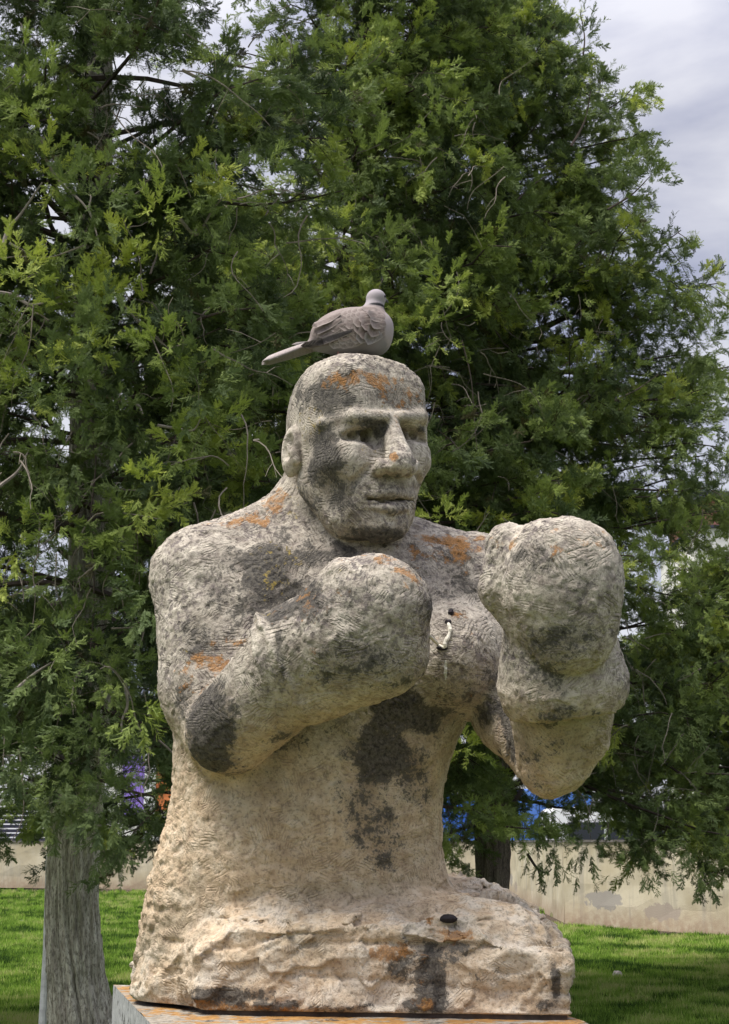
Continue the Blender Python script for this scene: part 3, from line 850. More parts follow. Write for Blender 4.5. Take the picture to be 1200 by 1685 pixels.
def scatter(name, pts, rots, scl, tint, sources, parent=None, loc=(0, 0, 0), **props):
    """one object whose points carry copies of the source meshes (geometry nodes)"""
    me = bpy.data.meshes.new(name); me.vertices.add(len(pts)); me.vertices.foreach_set('co', (np.asarray(pts) - np.array(loc)).astype(np.float32).ravel())
    a = me.attributes.new('rot', 'FLOAT_VECTOR', 'POINT'); a.data.foreach_set('vector', np.asarray(rots, np.float32).ravel())
    a = me.attributes.new('scl', 'FLOAT', 'POINT'); a.data.foreach_set('value', np.asarray(scl, np.float32))
    a = me.attributes.new('tint', 'FLOAT', 'POINT'); a.data.foreach_set('value', np.asarray(tint, np.float32))
    a = me.attributes.new('pick', 'INT', 'POINT'); a.data.foreach_set('value', np.random.default_rng(5).integers(0, len(sources), len(pts)).astype(np.int32))
    o = new_obj(name, me, parent, None, loc if parent is None else None, **props)
    ng = bpy.data.node_groups.new(name + '_nodes', 'GeometryNodeTree')
    ng.interface.new_socket('Geometry', in_out='INPUT', socket_type='NodeSocketGeometry')
    ng.interface.new_socket('Geometry', in_out='OUTPUT', socket_type='NodeSocketGeometry')
    gi = ng.nodes.new('NodeGroupInput'); go = ng.nodes.new('NodeGroupOutput')
    m2p = ng.nodes.new('GeometryNodeMeshToPoints'); ng.links.new(gi.outputs[0], m2p.inputs['Mesh'])
    iop = ng.nodes.new('GeometryNodeInstanceOnPoints')
    j = ng.nodes.new('GeometryNodeGeometryToInstance')
    for s_ in sources:
        oi = ng.nodes.new('GeometryNodeObjectInfo'); oi.inputs[0].default_value = s_; oi.inputs['As Instance'].default_value = True
        ng.links.new(oi.outputs['Geometry'], j.inputs[0])
    # separate instances: join keeps each object's instance apart
    jg = ng.nodes.new('GeometryNodeJoinGeometry')
    for l in list(j.inputs[0].links):
        ng.links.new(l.from_socket, jg.inputs[0])
    ng.nodes.remove(j)
    ng.links.new(m2p.outputs[0], iop.inputs['Points']); ng.links.new(jg.outputs[0], iop.inputs['Instance'])
    iop.inputs['Pick Instance'].default_value = True
    def na(nm, ty):
        n = ng.nodes.new('GeometryNodeInputNamedAttribute'); n.data_type = ty; n.inputs['Name'].default_value = nm; return n.outputs['Attribute']
    ng.links.new(na('pick', 'INT'), iop.inputs['Instance Index'])
    e2r = ng.nodes.new('FunctionNodeEulerToRotation'); ng.links.new(na('rot', 'FLOAT_VECTOR'), e2r.inputs[0])
    ng.links.new(e2r.outputs[0], iop.inputs['Rotation']); ng.links.new(na('scl', 'FLOAT'), iop.inputs['Scale'])
    ng.links.new(iop.outputs[0], go.inputs[0])
    md = o.modifiers.new('scatter', 'NODES'); md.node_group = ng
    return o

def leaf_mat(name, stops, trans=0.25, tip=None, rough=0.6):
    m = Mat(name)
    t = m.attr('tint', 'INSTANCER')
    c = m.ramp(t, *stops)
    oi = m.nt.nodes.new('ShaderNodeObjectInfo')
    if tip: c = m.mix(m.math('MULTIPLY', m.attr('tip'), tip[0]), c, tip[1])
    tr = m.nt.nodes.new('ShaderNodeBsdfTranslucent'); m.link(c, tr.inputs[0])
    mixs = m.nt.nodes.new('ShaderNodeMixShader'); mixs.inputs[0].default_value = trans
    m.put(m.b.inputs['Base Color'], c); m.b.inputs['Roughness'].default_value = rough; m.b.inputs['Specular IOR Level'].default_value = 0.2
    m.link(m.b.outputs[0], mixs.inputs[1]); m.link(tr.outputs[0], mixs.inputs[2]); m.link(mixs.outputs[0], m.out.inputs[0])
    return m.m

rng = np.random.default_rng(11)
GRASS = leaf_mat('grass_blades', [(0.0, (0.03, 0.075, 0.01)), (0.40, (0.17, 0.30, 0.035)), (0.72, (0.29, 0.44, 0.065)), (1.0, (0.44, 0.46, 0.17))], 0.3)
gsrc = []
for k in range(4):
    o = bpy.data.objects.new('grass_clump', blade_clump(np.random.default_rng(k))); o.data.materials.append(GRASS); gsrc.append(o)
gp = np.vstack([in_view_grass(16000, -500, 1800, 1500, 1760, np.random.default_rng(3)), in_view_grass(26000, -40, 300, 1466, 1730, rng), in_view_grass(22000, 900, 1240, 1528, 1730, rng)])
kill = np.zeros(len(gp), bool)
bn = fbm(gp * (1.3, 1.3, 1), 3, 5)
for (a, b, rr) in ((ground(995, 1617), 0, 0.34), (ground(1030, 1665), 0, 0.5), (ground(1090, 1545), 0, 0.5)):
    kill |= (np.linalg.norm(gp[:, :2] - a[:2], axis=1) < rr) & (rng.random(len(gp)) < 0.55)
# keep off the soil beside the wall
def dline(p, a, b):
    e = (b - a) / np.linalg.norm(b - a); return np.abs((p - a) @ np.array([e[1], -e[0]]))
kill |= (gp[:, 0] > K1[0] - .3) & (dline(gp[:, :2], K1, K0) < 1.0 + bn * 0.4)
kill |= (gp[:, 0] < 2) & (dline(gp[:, :2], K2, K3) < 2.3 + bn)
gp = gp[~kill]; bn = bn[~kill]
scatter('grass', gp, np.stack([rng.normal(0, .12, len(gp)), rng.normal(0, .12, len(gp)), rng.random(len(gp)) * 6.28], 1), 0.9 + 0.9 * rng.random(len(gp)),
        np.clip(0.48 + bn * 0.7 + 0.8 * fbm(gp * (4, 4, 1), 3, 9) + rng.normal(0, .2, len(gp)), 0, 1), gsrc, kind='stuff')

# ------------------------------------------------------------------ garden wall
wm = Mat('ochre_render')
n1 = wm.noise(1.1, 5, 0.6); n2 = wm.noise(7, 6, 0.7); n3 = wm.noise(50, 3, 0.6)
c = wm.mix(wm.step(n1, 0.35, 0.65), (0.43, 0.375, 0.255), (0.54, 0.49, 0.36))
c = wm.mix(wm.step(n2, 0.52, 0.70, 0, 0.35), c, (0.30, 0.27, 0.22))
wz = wm.nt.nodes.new('ShaderNodeSeparateXYZ'); wm.link(wm.tc, wz.inputs[0])
run = wm.noise(3.0, 4, 0.7, stretch=(1, 1, 0.12))
c = wm.mix(wm.math('MULTIPLY', wm.step(run, 0.50, 0.66), 0.45), c, (0.25, 0.23, 0.20))
c = wm.mix(wm.math('MULTIPLY', wm.step(wz.outputs['Z'], 0.5, 0.0), wm.step(n2, 0.3, 0.6, 0.2, 0.9)), c, (0.34, 0.25, 0.17))
def wpatch(cx, cz, rx, rz, colr, c):
    vm = wm.nt.nodes.new('ShaderNodeMapping'); vm.vector_type = 'POINT'; vm.inputs['Location'].default_value = (-cx / rx, 0, -cz / rz); vm.inputs['Scale'].default_value = (1 / rx, 0, 1 / rz); wm.link(wm.tc, vm.inputs[0])
    ln = wm.nt.nodes.new('ShaderNodeVectorMath'); ln.operation = 'LENGTH'; wm.link(vm.outputs[0], ln.inputs[0])
    f = wm.math('ADD', ln.outputs['Value'], wm.math('MULTIPLY', wm.math('SUBTRACT', wm.noise(4, 5, 0.7), 0.5), 2.2))
    return wm.mix(wm.step(f, 0.9, 1.05, 0.8, 0.0), c, colr)
c = wpatch(1.15, 0.47, 0.50, 0.17, (0.27, 0.255, 0.235), c)
c = wpatch(2.75, 0.32, 0.45, 0.15, (0.33, 0.28, 0.23), c)
WALLM = wm.set(Base_Color=c, Roughness=0.92, Normal=wm.bump(n3, 0.4, 0.01))
COPE = flat_mat('wall_coping', (0.12, 0.11, 0.10), 0.9, 0.3, 6, bumpd=0.01)
def wall_run(a, b, label, th=0.25, wav=3):
    a, b = np.array(a), np.array(b); L = np.linalg.norm(b - a); ang = math.atan2(b[1] - a[1], b[0] - a[0])
    o = empty('garden_wall', (*a, 0), ang, label=label, category='wall')
    n = max(4, int(L / 1.0)); V, F = [], []
    for side in (0, th):
        for i in range(n + 1):
            for j in range(5): V.append((L * i / n, side + 0.012 * math.sin(i * 1.7 + j * 2.1 + side * 9), WH * j / 4 - (0.05 if j == 0 else 0)))
    s1 = (n + 1) * 5
    for i in range(n):
        for j in range(4):
            q = (i * 5 + j, (i + 1) * 5 + j, (i + 1) * 5 + j + 1, i * 5 + j + 1); F.append(q); F.append(tuple(s1 + k for k in q[::-1]))
        F.append((i * 5 + 4, (i + 1) * 5 + 4, s1 + (i + 1) * 5 + 4, s1 + i * 5 + 4))
    for i in (0, n):
        for j in range(4): F.append((i * 5 + j, i * 5 + j + 1, s1 + i * 5 + j + 1, s1 + i * 5 + j))
    new_obj('wall_face', mesh_of('wall_face', V, F), o, WALLM)
    k = max(1, int(L / 2.4))
    for i in range(k):
        v, f = box_geo(L * i / k + 0.008, L * (i + 1) / k - 0.008, -0.035, th + 0.035, WH + 0.002, WH + 0.045)
        new_obj('coping_stone', mesh_of('coping_stone', v, f), o, COPE)
    return o, L
w1_, L1 = wall_run(K1, K0, 'stained ochre plaster wall at the right edge of the lawn, facing the camera')
w2_, L2 = wall_run(K2 + np.array([0, 0.14]), K1 + (K2 - K1) / np.linalg.norm(K2 - K1) * 0.05, 'short plaster wall running back from the corner behind the statue to the far wall', th=0.22)
w3_, L3 = wall_run(K3, K2 - np.array([0.02, 0]), 'long far ochre wall behind the left tree trunk and the statue')
# grey patch of bare cement on the near wall, and a paler repair
def blob_patch(name, parent, cx, cz, rx, rz, mat, y, seed):
    r_ = random.Random(seed); n = 40
    V = [(cx + rx * (0.9 + 0.12 * r_.random() + 0.18 * math.sin(t * 0.9 + seed)) * math.cos(t * 6.283 / n), y, cz + rz * (0.9 + 0.15 * r_.random() + 0.15 * math.cos(t * 1.1 + seed)) * math.sin(t * 6.283 / n)) for t in range(n)]
    V += [(v[0], 0.02, v[2]) for v in V]
    F = [tuple(range(n))[::-1]] + [(i, (i + 1) % n, n + (i + 1) % n, n + i) for i in range(n)]
    return new_obj(name, mesh_of(name, V, F), parent, mat)
CEM = flat_mat('bare_cement', (0.37, 0.345, 0.30), 0.92, 0.2, 9)
dx = lambda px: np.linalg.norm(at(px, 1490, K1[1] - 0.5 * (px - 930) / 60)[:2] - K1)
#blob_patch('cement_patch', w1_, 1.15, 0.47, 0.50, 0.15, CEM, -0.016, 3)
#blob_patch('cement_patch', w1_, 2.75, 0.30, 0.45, 0.13, flat_mat('mauve_patch', (0.39, 0.345, 0.275), 0.9, 0.2, 7), -0.016, 5)

# pale post behind the left trunk
_p = at(76, 1540, 8.2); 
v, f = tube([(0, 0, -0.05), (0.01, 0, 0.7), (0.0, 0, 1.35), (0.02, 0, 1.75)], [0.03, 0.029, 0.028, 0.027], 10)
post = new_obj('post', mesh_of('post', v, f), None, flat_mat('whitewash', (0.62, 0.62, 0.60), 0.8, 0.2, 14), (float(_p[0]), 8.2, 0), label='pale whitewashed post standing just behind the left tree trunk', category='post')

# ------------------------------------------------------------------ what shows above the wall
def bx(name, parent, x0, x1, y0, y1, z0, z1, mat, **k):
    v, f = box_geo(x0, x1, y0, y1, z0, z1); return new_obj(name, mesh_of(name, v, f), parent, mat, **k)
def profile_body(name, parent, prof, hw, mat, inset_top=0.08):
    """vehicle shell: side profile (x, z) swept across the width, narrower towards the roof, bevelled"""
    import bmesh
    bm = bmesh.new(); zmax = max(z for _, z in prof); zmin = min(z for _, z in prof)
    L_, R_ = [], []
    for x, z in prof:
        t = max(0, (z - zmin) / (zmax - zmin) - 0.45) / 0.55
        w = hw - inset_top * t
        L_.append(bm.verts.new((x, -w, z))); R_.append(bm.verts.new((x, w, z)))
    bm.faces.new(L_); bm.faces.new(R_[::-1])
    n = len(prof)
    for i in range(n): bm.faces.new((L_[i], R_[i], R_[(i + 1) % n], L_[(i + 1) % n]))
    bmesh.ops.recalc_face_normals(bm, faces=bm.faces)
    bmesh.ops.bevel(bm, geom=list(bm.edges), offset=0.05, segments=2, profile=0.6, affect='EDGES')
    me = bpy.data.meshes.new(name); bm.to_mesh(me); bm.free()
    return new_obj(name, me, parent, mat, smooth=False)
GLASS = Mat('dark_glass'); GLASS = GLASS.set(Base_Color=(0.02, 0.025, 0.03), Roughness=0.08, Specular_IOR_Level=0.6)
RUB = flat_mat('tyre_rubber', (0.02, 0.02, 0.02), 0.9)
RIM = flat_mat('wheel_steel', (0.45, 0.45, 0.46), 0.4, metal=0.6)
def wheel(parent, x, y, r=0.34):
    v, f = tube([(0, -0.1, 0), (0, -0.09, 0), (0, 0.09, 0), (0, 0.1, 0)], [r * 0.93, r, r, r * 0.93], 20)
    o = new_obj('wheel', mesh_of('wheel', v, f), parent, RUB, (x, y, r))
    v, f = tube([(0, -0.108, 0), (0, 0.108, 0)], [r * 0.6] * 2, 14); new_obj('rim', mesh_of('rim', v, f), o, RIM)
def van(loc, rz, col, label, L=5.6, H=2.55, kind='van', cat='van', stripe=None):
    o = empty(kind, loc, rz, label=label, category=cat)
    paint = flat_mat(kind + '_paint', col, 0.35, 0.04, 3)
    h = L / 2
    prof = [(-h, 0.45), (-h, H - 0.1), (-h + 0.12, H), (h - 1.55, H), (h - 0.75, H * 0.62), (h - 0.1, H * 0.50), (h, 0.95), (h, 0.45), (h - .6, 0.40), (-h + .6, 0.40)] if kind == 'van' else \
           [(-h, 0.45), (-h, H - 0.1), (-h + 0.15, H), (h - 0.35, H), (h - 0.05, H * 0.60), (h, 0.9), (h, 0.45), (h - .6, 0.40), (-h + .6, 0.40)]
    profile_body('body', o, prof, 0.98, paint)
    for s in (-1, 1):
        if kind == 'van':
            bx('side_window', o, h - 1.75, h - 1.05, s * 0.955 - 0.012, s * 0.955 + 0.012, H * 0.58, H * 0.84, GLASS)
            bx('door_line', o, h - 1.90, h - 1.88, s * 0.985 - 0.012, s * 0.985 + 0.012, 0.5, H * 0.86, RUB)
            bx('door_handle', o, h - 1.8, h - 1.62, s * 0.99 - 0.02, s * 0.99 + 0.02, H * 0.47, H * 0.49, RUB)
        else:
            k = int((L - 1.2) / 1.1)
            for i in range(k): bx('side_window', o, -h + 0.5 + i * 1.1, -h + 1.5 + i * 1.1, s * 0.955 - 0.014, s * 0.955 + 0.014, H * 0.60, H * 0.83, GLASS)
        if stripe: bx('side_stripe', o, -h + 0.1, h - 0.9, s * 0.985 - 0.010, s * 0.985 + 0.010, H * 0.44, H * 0.50, stripe)
        for x in (-h + 0.95, h - 0.95): wheel(o, x, s * 0.86)
        bx('headlight', o, h - 0.06, h + 0.015, s * 0.7 - 0.14, s * 0.7 + 0.14, 0.75, 0.95, RIM)
    bx('bumper', o, h - 0.03, h + 0.06, -0.9, 0.9, 0.38, 0.6, RUB)
    return o
road = sheet('road', [(-80, 52.5), (80, 36.0), (80, 46.0), (-80, 62.5)], 0.004, flat_mat('asphalt', (0.055, 0.055, 0.06), 0.9, 0.2, 20))
def px_at(px, Y): return float(at(px, 1370, Y)[0])
BLU = (0.06, 0.16, 0.48)
van((px_at(765, 49), 49, 0), math.radians(-3), BLU, 'royal blue van parked beyond the wall, just right of the statue waist', L=3.6, H=3.1)
van((px_at(868, 47), 47, 0), math.radians(177), (0.10, 0.22, 0.60), 'brighter blue van behind the hanging branches under the raised elbow', L=4.2, H=3.2)
van((px_at(1080, 40), 40, 0), math.radians(2), (0.80, 0.80, 0.82), 'white minibus with a dark window band beyond the right wall', L=6.4, H=2.45, kind='minibus', cat='minibus', stripe=flat_mat('blue_stripe', (0.08, 0.22, 0.6), 0.4))
SLATE = flat_mat('slate_metal', (0.05, 0.05, 0.075), 0.6, 0.2, 5)
# dark louvred shutter structure behind the far wall at the left edge
lb = empty('market_stall', (px_at(25, 56), 56, 0), 0, label='closed stall with dark louvred front behind the far wall at the left edge', category='stall')
for i in range(9): bx('louvre', lb, -1.3, 1.3, -0.05 - 0.02 * (i % 2), 0.06, 1.35 + i * 0.17, 1.35 + i * 0.17 + 0.12, SLATE)
bx('roof', lb, -1.5, 1.5, -0.3, 2.0, 2.95, 3.05, flat_mat('pale_sheet', (0.55, 0.52, 0.50), 0.6))
for s in (-1.38, 1.38): bx('side_panel', lb, s - 0.05, s + 0.05, -0.05, 1.9, -0.02, 2.94, SLATE)
bx('counter_panel', lb, -1.3, 1.3, -0.04, 0.05, -0.02, 1.30, SLATE)

# shop with a purple and an orange panel beyond the left part of the wall
CREAM = flat_mat('cream_facade', (0.72, 0.70, 0.66), 0.8, 0.08, 2)
def window(parent, x, z, w, h, y, fm=None):
    o = bx('window', parent, x - w / 2, x + w / 2, y - 0.05, y + 0.02, z, z + h, fm or flatw)
    bx('pane', o, x - w / 2 + 0.08, x + w / 2 - 0.08, y - 0.065, y - 0.045, z + 0.08, z + h - 0.08, GLASS)
    bx('sill', o, x - w / 2 - 0.08, x + w / 2 + 0.08, y - 0.16, y - 0.0, z - 0.09, z - 0.01, CREAM)
    return o
flatw = flat_mat('window_frame', (0.55, 0.54, 0.52), 0.6, 0.05)
shop = empty('shop_building', (px_at(240, 66), 66, 0), 0, label='shop with purple and orange panels seen between branches left of the statue', category='shop')
bx('wall', shop, -5.0, 3.2, 0, 7, -0.05, 6.2, CREAM)
bx('roof', shop, -5.2, 3.4, -0.4, 7.2, 6.205, 6.45, SLATE)
bx('purple_panel', shop, -1.15, -0.12, -0.12, -0.01, 2.5, 5.4, flat_mat('purple_board', (0.30, 0.20, 0.62), 0.5, 0.1, 2))
bx('orange_panel', shop, 0.42, 1.7, -0.12, -0.01, 2.9, 5.6, flat_mat('orange_board', (0.62, 0.20, 0.07), 0.5, 0.25, 2))
bx('white_pilaster', shop, -0.11, 0.41, -0.20, -0.01, -0.02, 6.0, flat_mat('white_paint', (0.8, 0.8, 0.78), 0.6, 0.05))
for x in (-4.0, -2.4): window(shop, x, 3.2, 1.0, 1.5, 0)
for x in (-4.0, -2.4, 2.3): window(shop, x, 0.9, 1.1, 1.5, 0)

# apartment block at the right edge
TER = flat_mat('terracotta_render', (0.42, 0.20, 0.15), 0.85, 0.15, 1.5)
bpx = px_at(1185, 75)
blk_ = empty('apartment_block', (bpx, 75, 0), 0, label='pinkish apartment block with grey roof showing at the right edge above the wall', category='building')
zt = float(at(1190, 822, 75)[2]); zm = float(at(1190, 872, 75)[2])
bx('wall', blk_, 0.0, 11, 0, 9, zm + 0.16, zt, TER)
bx('lower_wall', blk_, -0.6, 11, -0.4, 9, -0.05, zm, CREAM)
bx('cornice', blk_, -0.8, 11.2, -0.6, 9.1, zm + 0.003, zm + 0.155, SLATE)
rf = bx('roof', blk_, -0.4, 11.4, -0.5, 9.4, zt + 0.003, zt + 0.35, SLATE)
for i in range(3):
    for kz in range(4): window(blk_, 1.6 + i * 3.2, zm - 3.4 - kz * 3.1, 1.3, 1.6, -0.4)
for i in range(3): window(blk_, 1.6 + i * 3.2, zm + 0.7, 1.2, 1.0, 0.0)
v, f = tube([(0.6, 1, zt + 0.35), (0.55, 1, zt + 1.2), (0.6, 1, zt + 2.4)], [0.16, 0.10, 0.05], 8)
new_obj('chimney_pipe', mesh_of('chimney_pipe', v, f), blk_, SLATE)
v, f = tube([(1.2, 1, zt + 0.35), (0.85, 1, zt + 1.4), (0.7, 1, zt + 2.1)], [0.07, 0.06, 0.04], 6)
new_obj('pipe_stay', mesh_of('pipe_stay', v, f), blk_, flat_mat('pale_pipe', (0.5, 0.5, 0.5), 0.5))

# ------------------------------------------------------------------ the collared dove on the head
BD = -58
def b3(px, py, d): return at(px, py, (BD + d) * U)
bs = ppm(545, BD * U)
def brot(deg, yaw=0): return np.array(Matrix.Rotation(math.radians(deg), 3, 'Y')) @ np.array(Matrix.Rotation(math.radians(yaw), 3, 'Z'))
def sd_bird(p):
    d = sd_ell(p, b3(588, 545, 0), np.array([60, 36, 39]) * bs, brot(-14))
    d = smin(d, sd_ell(p, b3(615, 550, 0), np.array([31, 33, 37]) * bs, brot(-10)), 0.012)
    d = smin(d, sd_cone(p, b3(611, 528, 2), b3(618, 497, 4), 23 * bs, 14.5 * bs), 0.010)
    d = smin(d, sd_ell(p, b3(619, 491, 5), np.array([16.5, 17, 15]) * bs), 0.005)
    d = smin(d, sd_ell(p, b3(556, 541, 2), np.array([48, 32, 29]) * bs, brot(-24)), 0.012)
    d = smin(d, sd_cone(p, b3(560, 560, 0), b3(512, 569, 4), 25 * bs, 9 * bs), 0.014)
    return d
blo = b3(480, 610, 0) - np.array([0, 0.07, 0]); bhi = b3(665, 465, 0) + np.array([0, 0.07, 0])
BV, BQ = surface_nets(sd_bird, blo, bhi, 0.0018)
BN = vert_normals(BV, BQ)
dove_o = b3(578, 590, 0)
dove = empty('dove', dove_o, 0, label='grey brown dove with a black neck band perched on top of the statue head', category='dove')
bme = mesh_of('body', BV - dove_o, BQ); bme.shade_smooth()
r_ = BV - CAM; dp = r_[:, 1] * CP + r_[:, 2] * SP
# plumage pattern, by place on the body
def bl(px, py, d, rx, ry, rd, w=0.25):
    q = np.linalg.norm((BV - b3(px, py, d)) / (np.array([rx, rd, ry]) * bs), axis=1) + w * fbm(BV * 120, 3, 8)
    return 1 - sstep(0.75, 1.1, q)
band = bl(621, 505, 0, 17, 3.4, 30, 0.1)
headp = sstep(b3(600, 512, 0)[2], b3(600, 500, 0)[2], BV[:, 2])
belly = sstep(b3(600, 556, 0)[2], b3(600, 574, 0)[2], BV[:, 2]) 
edge = bl(640, 545, 0, 12, 34, 40)
add_attr(bme, 'band', band); add_attr(bme, 'headp', headp); add_attr(bme, 'belly', belly); add_attr(bme, 'edgep', edge)
bm_ = Mat('dove_plumage')
n2 = bm_.noise(160, 4, 0.6, stretch=(0.4, 1, 1)); n1 = bm_.noise(40, 3, 0.5)
c = bm_.mix(bm_.step(n2, 0.35, 0.65), (0.21, 0.17, 0.155), (0.28, 0.23, 0.212))
c = bm_.mix(bm_.attr('belly'), c, (0.225, 0.21, 0.22))
c = bm_.mix(bm_.attr('edgep'), c, (0.33, 0.285, 0.28))
c = bm_.mix(bm_.attr('headp'), c, (0.33, 0.295, 0.31))
c = bm_.mix(bm_.attr('band'), c, (0.012, 0.012, 0.014))
new_obj('body', bme, dove, bm_.set(Base_Color=c, Roughness=0.8, Normal=bm_.bump(n2, 0.5, 0.001)))

def feather(L, W, seed=0, curve=0.10):
    """closed lens-shaped feather along +X, quill ridge raised on +Z"""
    ns = 9; V, F = [], []
    for i in range(ns):
        t = i / (ns - 1)
        w = W * (math.sin(math.pi * min(1, t * 0.62 + 0.10)) ** 0.8) * (1 if t < 0.9 else 0.62) * (0.0 if t == 1 else 1)
        w = max(w, W * 0.05)
        z = -curve * L * t * t
        V += [(L * t, -w, z), (L * t, 0, z + W * 0.02), (L * t, w, z), (L * t, 0, z - W * 0.01)]
    for i in range(ns - 1):
        a = i * 4; b = a + 4
        F += [(a, b, b + 1, a + 1), (a + 1, b + 1, b + 2, a + 2), (a + 2, b + 2, b + 3, a + 3), (a + 3, b + 3, b, a)]
    F += [(0, 1, 2, 3), (4 * ns - 1, 4 * ns - 2, 4 * ns - 3, 4 * ns - 4)]
    me = mesh_of('feather', V, F)
    # 0 in the middle, 1 at the rim and the tip
    e = []
    for i in range(ns):
        t = i / (ns - 1); e += [1, max(0, t * 2.4 - 1.5), 1, 0.3]
    add_attr(me, 'rim', np.clip(e, 0, 1)); me.shade_smooth()
    return me
def fmat(name, a, rim, k=0.6):
    m = Mat(name); n = m.noise(260, 3, 0.6)
    c = m.mix(m.step(n, 0.35, 0.65), tuple(x * 0.85 for x in a), tuple(x * 1.12 for x in a))
    c = m.mix(m.math('MULTIPLY', m.step(m.attr('rim'), 0.55, 1.0), k), c, rim)
    return m.set(Base_Color=c, Roughness=0.75)
F_COV = fmat('covert_feather', (0.195, 0.155, 0.14), (0.35, 0.295, 0.27), 0.75)
F_GREY = fmat('blue_grey_feather', (0.22, 0.20, 0.20), (0.36, 0.33, 0.325), 0.75)
F_PRI = fmat('flight_feather', (0.06, 0.052, 0.052), (0.27, 0.23, 0.21), 0.8)
F_TAIL = fmat('tail_feather', (0.30, 0.255, 0.24), (0.46, 0.41, 0.39), 0.6)
def surf_front(px, py):
    """outermost body point towards the camera there"""
    m_ = np.hypot(W0 / 2 + FPX * r_[:, 0] / dp - px, H0 / 2 - FPX * (-r_[:, 1] * SP + r_[:, 2] * CP) / dp - py) < 4
    if not m_.any(): return None, None
    i = np.flatnonzero(m_)[np.argmin(dp[m_])]; return BV[i], BN[i]
from mathutils.bvhtree import BVHTree
bird_tree = BVHTree.FromPolygons([tuple(v) for v in BV], [tuple(map(int, q)) for q in BQ])
def put_feather(me, parent, px, py, ax2, lift=0.0, mat=None, name='feather', dz=None):
    """lay a feather on the body: ax2 is its direction in the picture plane"""
    p, n = surf_front(px, py)
    if p is None: return
    x = np.array([math.cos(ax2), 0.0, -math.sin(ax2)]); x = x - n * (x @ n); x /= np.linalg.norm(x)
    x = x + n * 0.035; x /= np.linalg.norm(x); z = n - x * (n @ x); z /= np.linalg.norm(z); y = np.cross(z, x)
    M = Matrix(((x[0], y[0], z[0]), (x[1], y[1], z[1]), (x[2], y[2], z[2]))).to_4x4()
    o = new_obj(name, me, parent)
    M.translation = Vector(p + n * (0.0004 + lift) - dove_o)
    # bend a copy of the feather so that it lies along the body
    me2 = me.copy(); o.data = me2
    for v in me2.vertices:
        zl = v.co.z; w = M @ Vector((v.co.x, v.co.y, 0)) + Vector(dove_o)
        hit, hn, _i, dist = bird_tree.find_nearest(w)
        if hit is not None:
            wq = hit + hn * (0.0007 + lift + (0.0002 if zl > 0.00001 and v.index % 4 == 1 else (-0.0012 if v.index % 4 == 3 else -0.0001)))
            f_ = min(1.0, max(0.0, 1.6 - dist / 0.010))
            w = w.lerp(wq, f_)
        v.co = w - Vector(dove_o)
    me2.shade_flat()
    o.matrix_local = Matrix.Identity(4)
    return o
wing = bpy.data.objects.new('wing', None); SC.collection.objects.link(wing); wing.parent = dove
fs = {}
for key, L, W_, mt in (('c', 34, 11, F_COV), ('g', 34, 11, F_GREY), ('s', 26, 8, F_COV)):
    me = feather(L * bs, W_ * bs, 0, 0.12); me.materials.append(mt); fs[key] = me
me = feather(66 * bs, 6.0 * bs, 0, 0.02); me.materials.append(F_PRI); fs['p'] = me
me = feather(52 * bs, 7.0 * bs, 0, 0.02); me.materials.append(F_COV); fs['t'] = me
rb = random.Random(4)
tail_dir = math.radians(180 - 17)        # towards the tail: left and a little down
def dirn(dev=0): return math.radians(180) - math.radians(20 + dev)
# picture-plane angle: +x right, +z up is negative sin, so left-down needs this sign
def fd(dev=0): return math.pi - math.radians(-(20 + dev)) if False else math.radians(180 - (20 + dev))
k = 0
for i, (px, py) in enumerate([(560, 566), (566, 561), (570, 556), (573, 551), (576, 546)]):       # flight feathers
    put_feather(fs['p'], wing, px, py, math.radians(180 - 8 - i * 3), 0.0008 * i, name='flight_feather')
for i, (px, py) in enumerate([(575, 538), (568, 530), (562, 522), (560, 514)]):
    put_feather(fs['t'], wing, px, py, math.radians(180 - 20 - i * 4), 0.002 + 0.0005 * i, name='tertial')
rows_ = [(572, 600, 552, 570, 'g', 4), (575, 632, 545, 556, 'g', 6), (570, 636, 536, 546, 'c', 7), (565, 638, 526, 536, 'c', 8), (568, 634, 517, 526, 'c', 7), (574, 628, 509, 517, 's', 7), (586, 622, 503, 510, 's', 5)]
for r_i, (xa, xb, ya, yb, key, nn_) in enumerate(rows_):
    for i in range(nn_):
        t = i / max(1, nn_ - 1)
        put_feather(fs[key], wing, xa + (xb - xa) * t + rb.uniform(-1, 1), ya + (yb - ya) * 0.5 + rb.uniform(-1, 1), math.radians(180 - 24 - rb.uniform(-3, 3) + t * 8), 0.0001 + 0.0018 * (xa + (xb - xa) * t - 560) / 80 + 0.00002 * r_i, name='covert')
tail = bpy.data.objects.new('tail', None); SC.collection.objects.link(tail); tail.parent = dove
tm = feather(99 * bs, 7.0 * bs, 0, 0.02); tm.materials.append(F_TAIL)
for i in range(6):
    a = b3(526, 562 + i * 2.3, -4 + i * 1.5); b = b3(429 + abs(i - 3) * 2, 594.5 + i * 0.7, -6 + i * 1.5)
    x = (b - a) / np.linalg.norm(b - a); n = np.array([-0.25, -0.85, 0.45]); n = n - x * (n @ x); n /= np.linalg.norm(n); y = np.cross(n, x)
    M = Matrix(((x[0], y[0], n[0]), (x[1], y[1], n[1]), (x[2], y[2], n[2]))).to_4x4(); M.translation = Vector(a + n * 0.0010 * (5 - i) - dove_o)
    o = new_obj('tail_feather', tm, tail); o.matrix_local = M
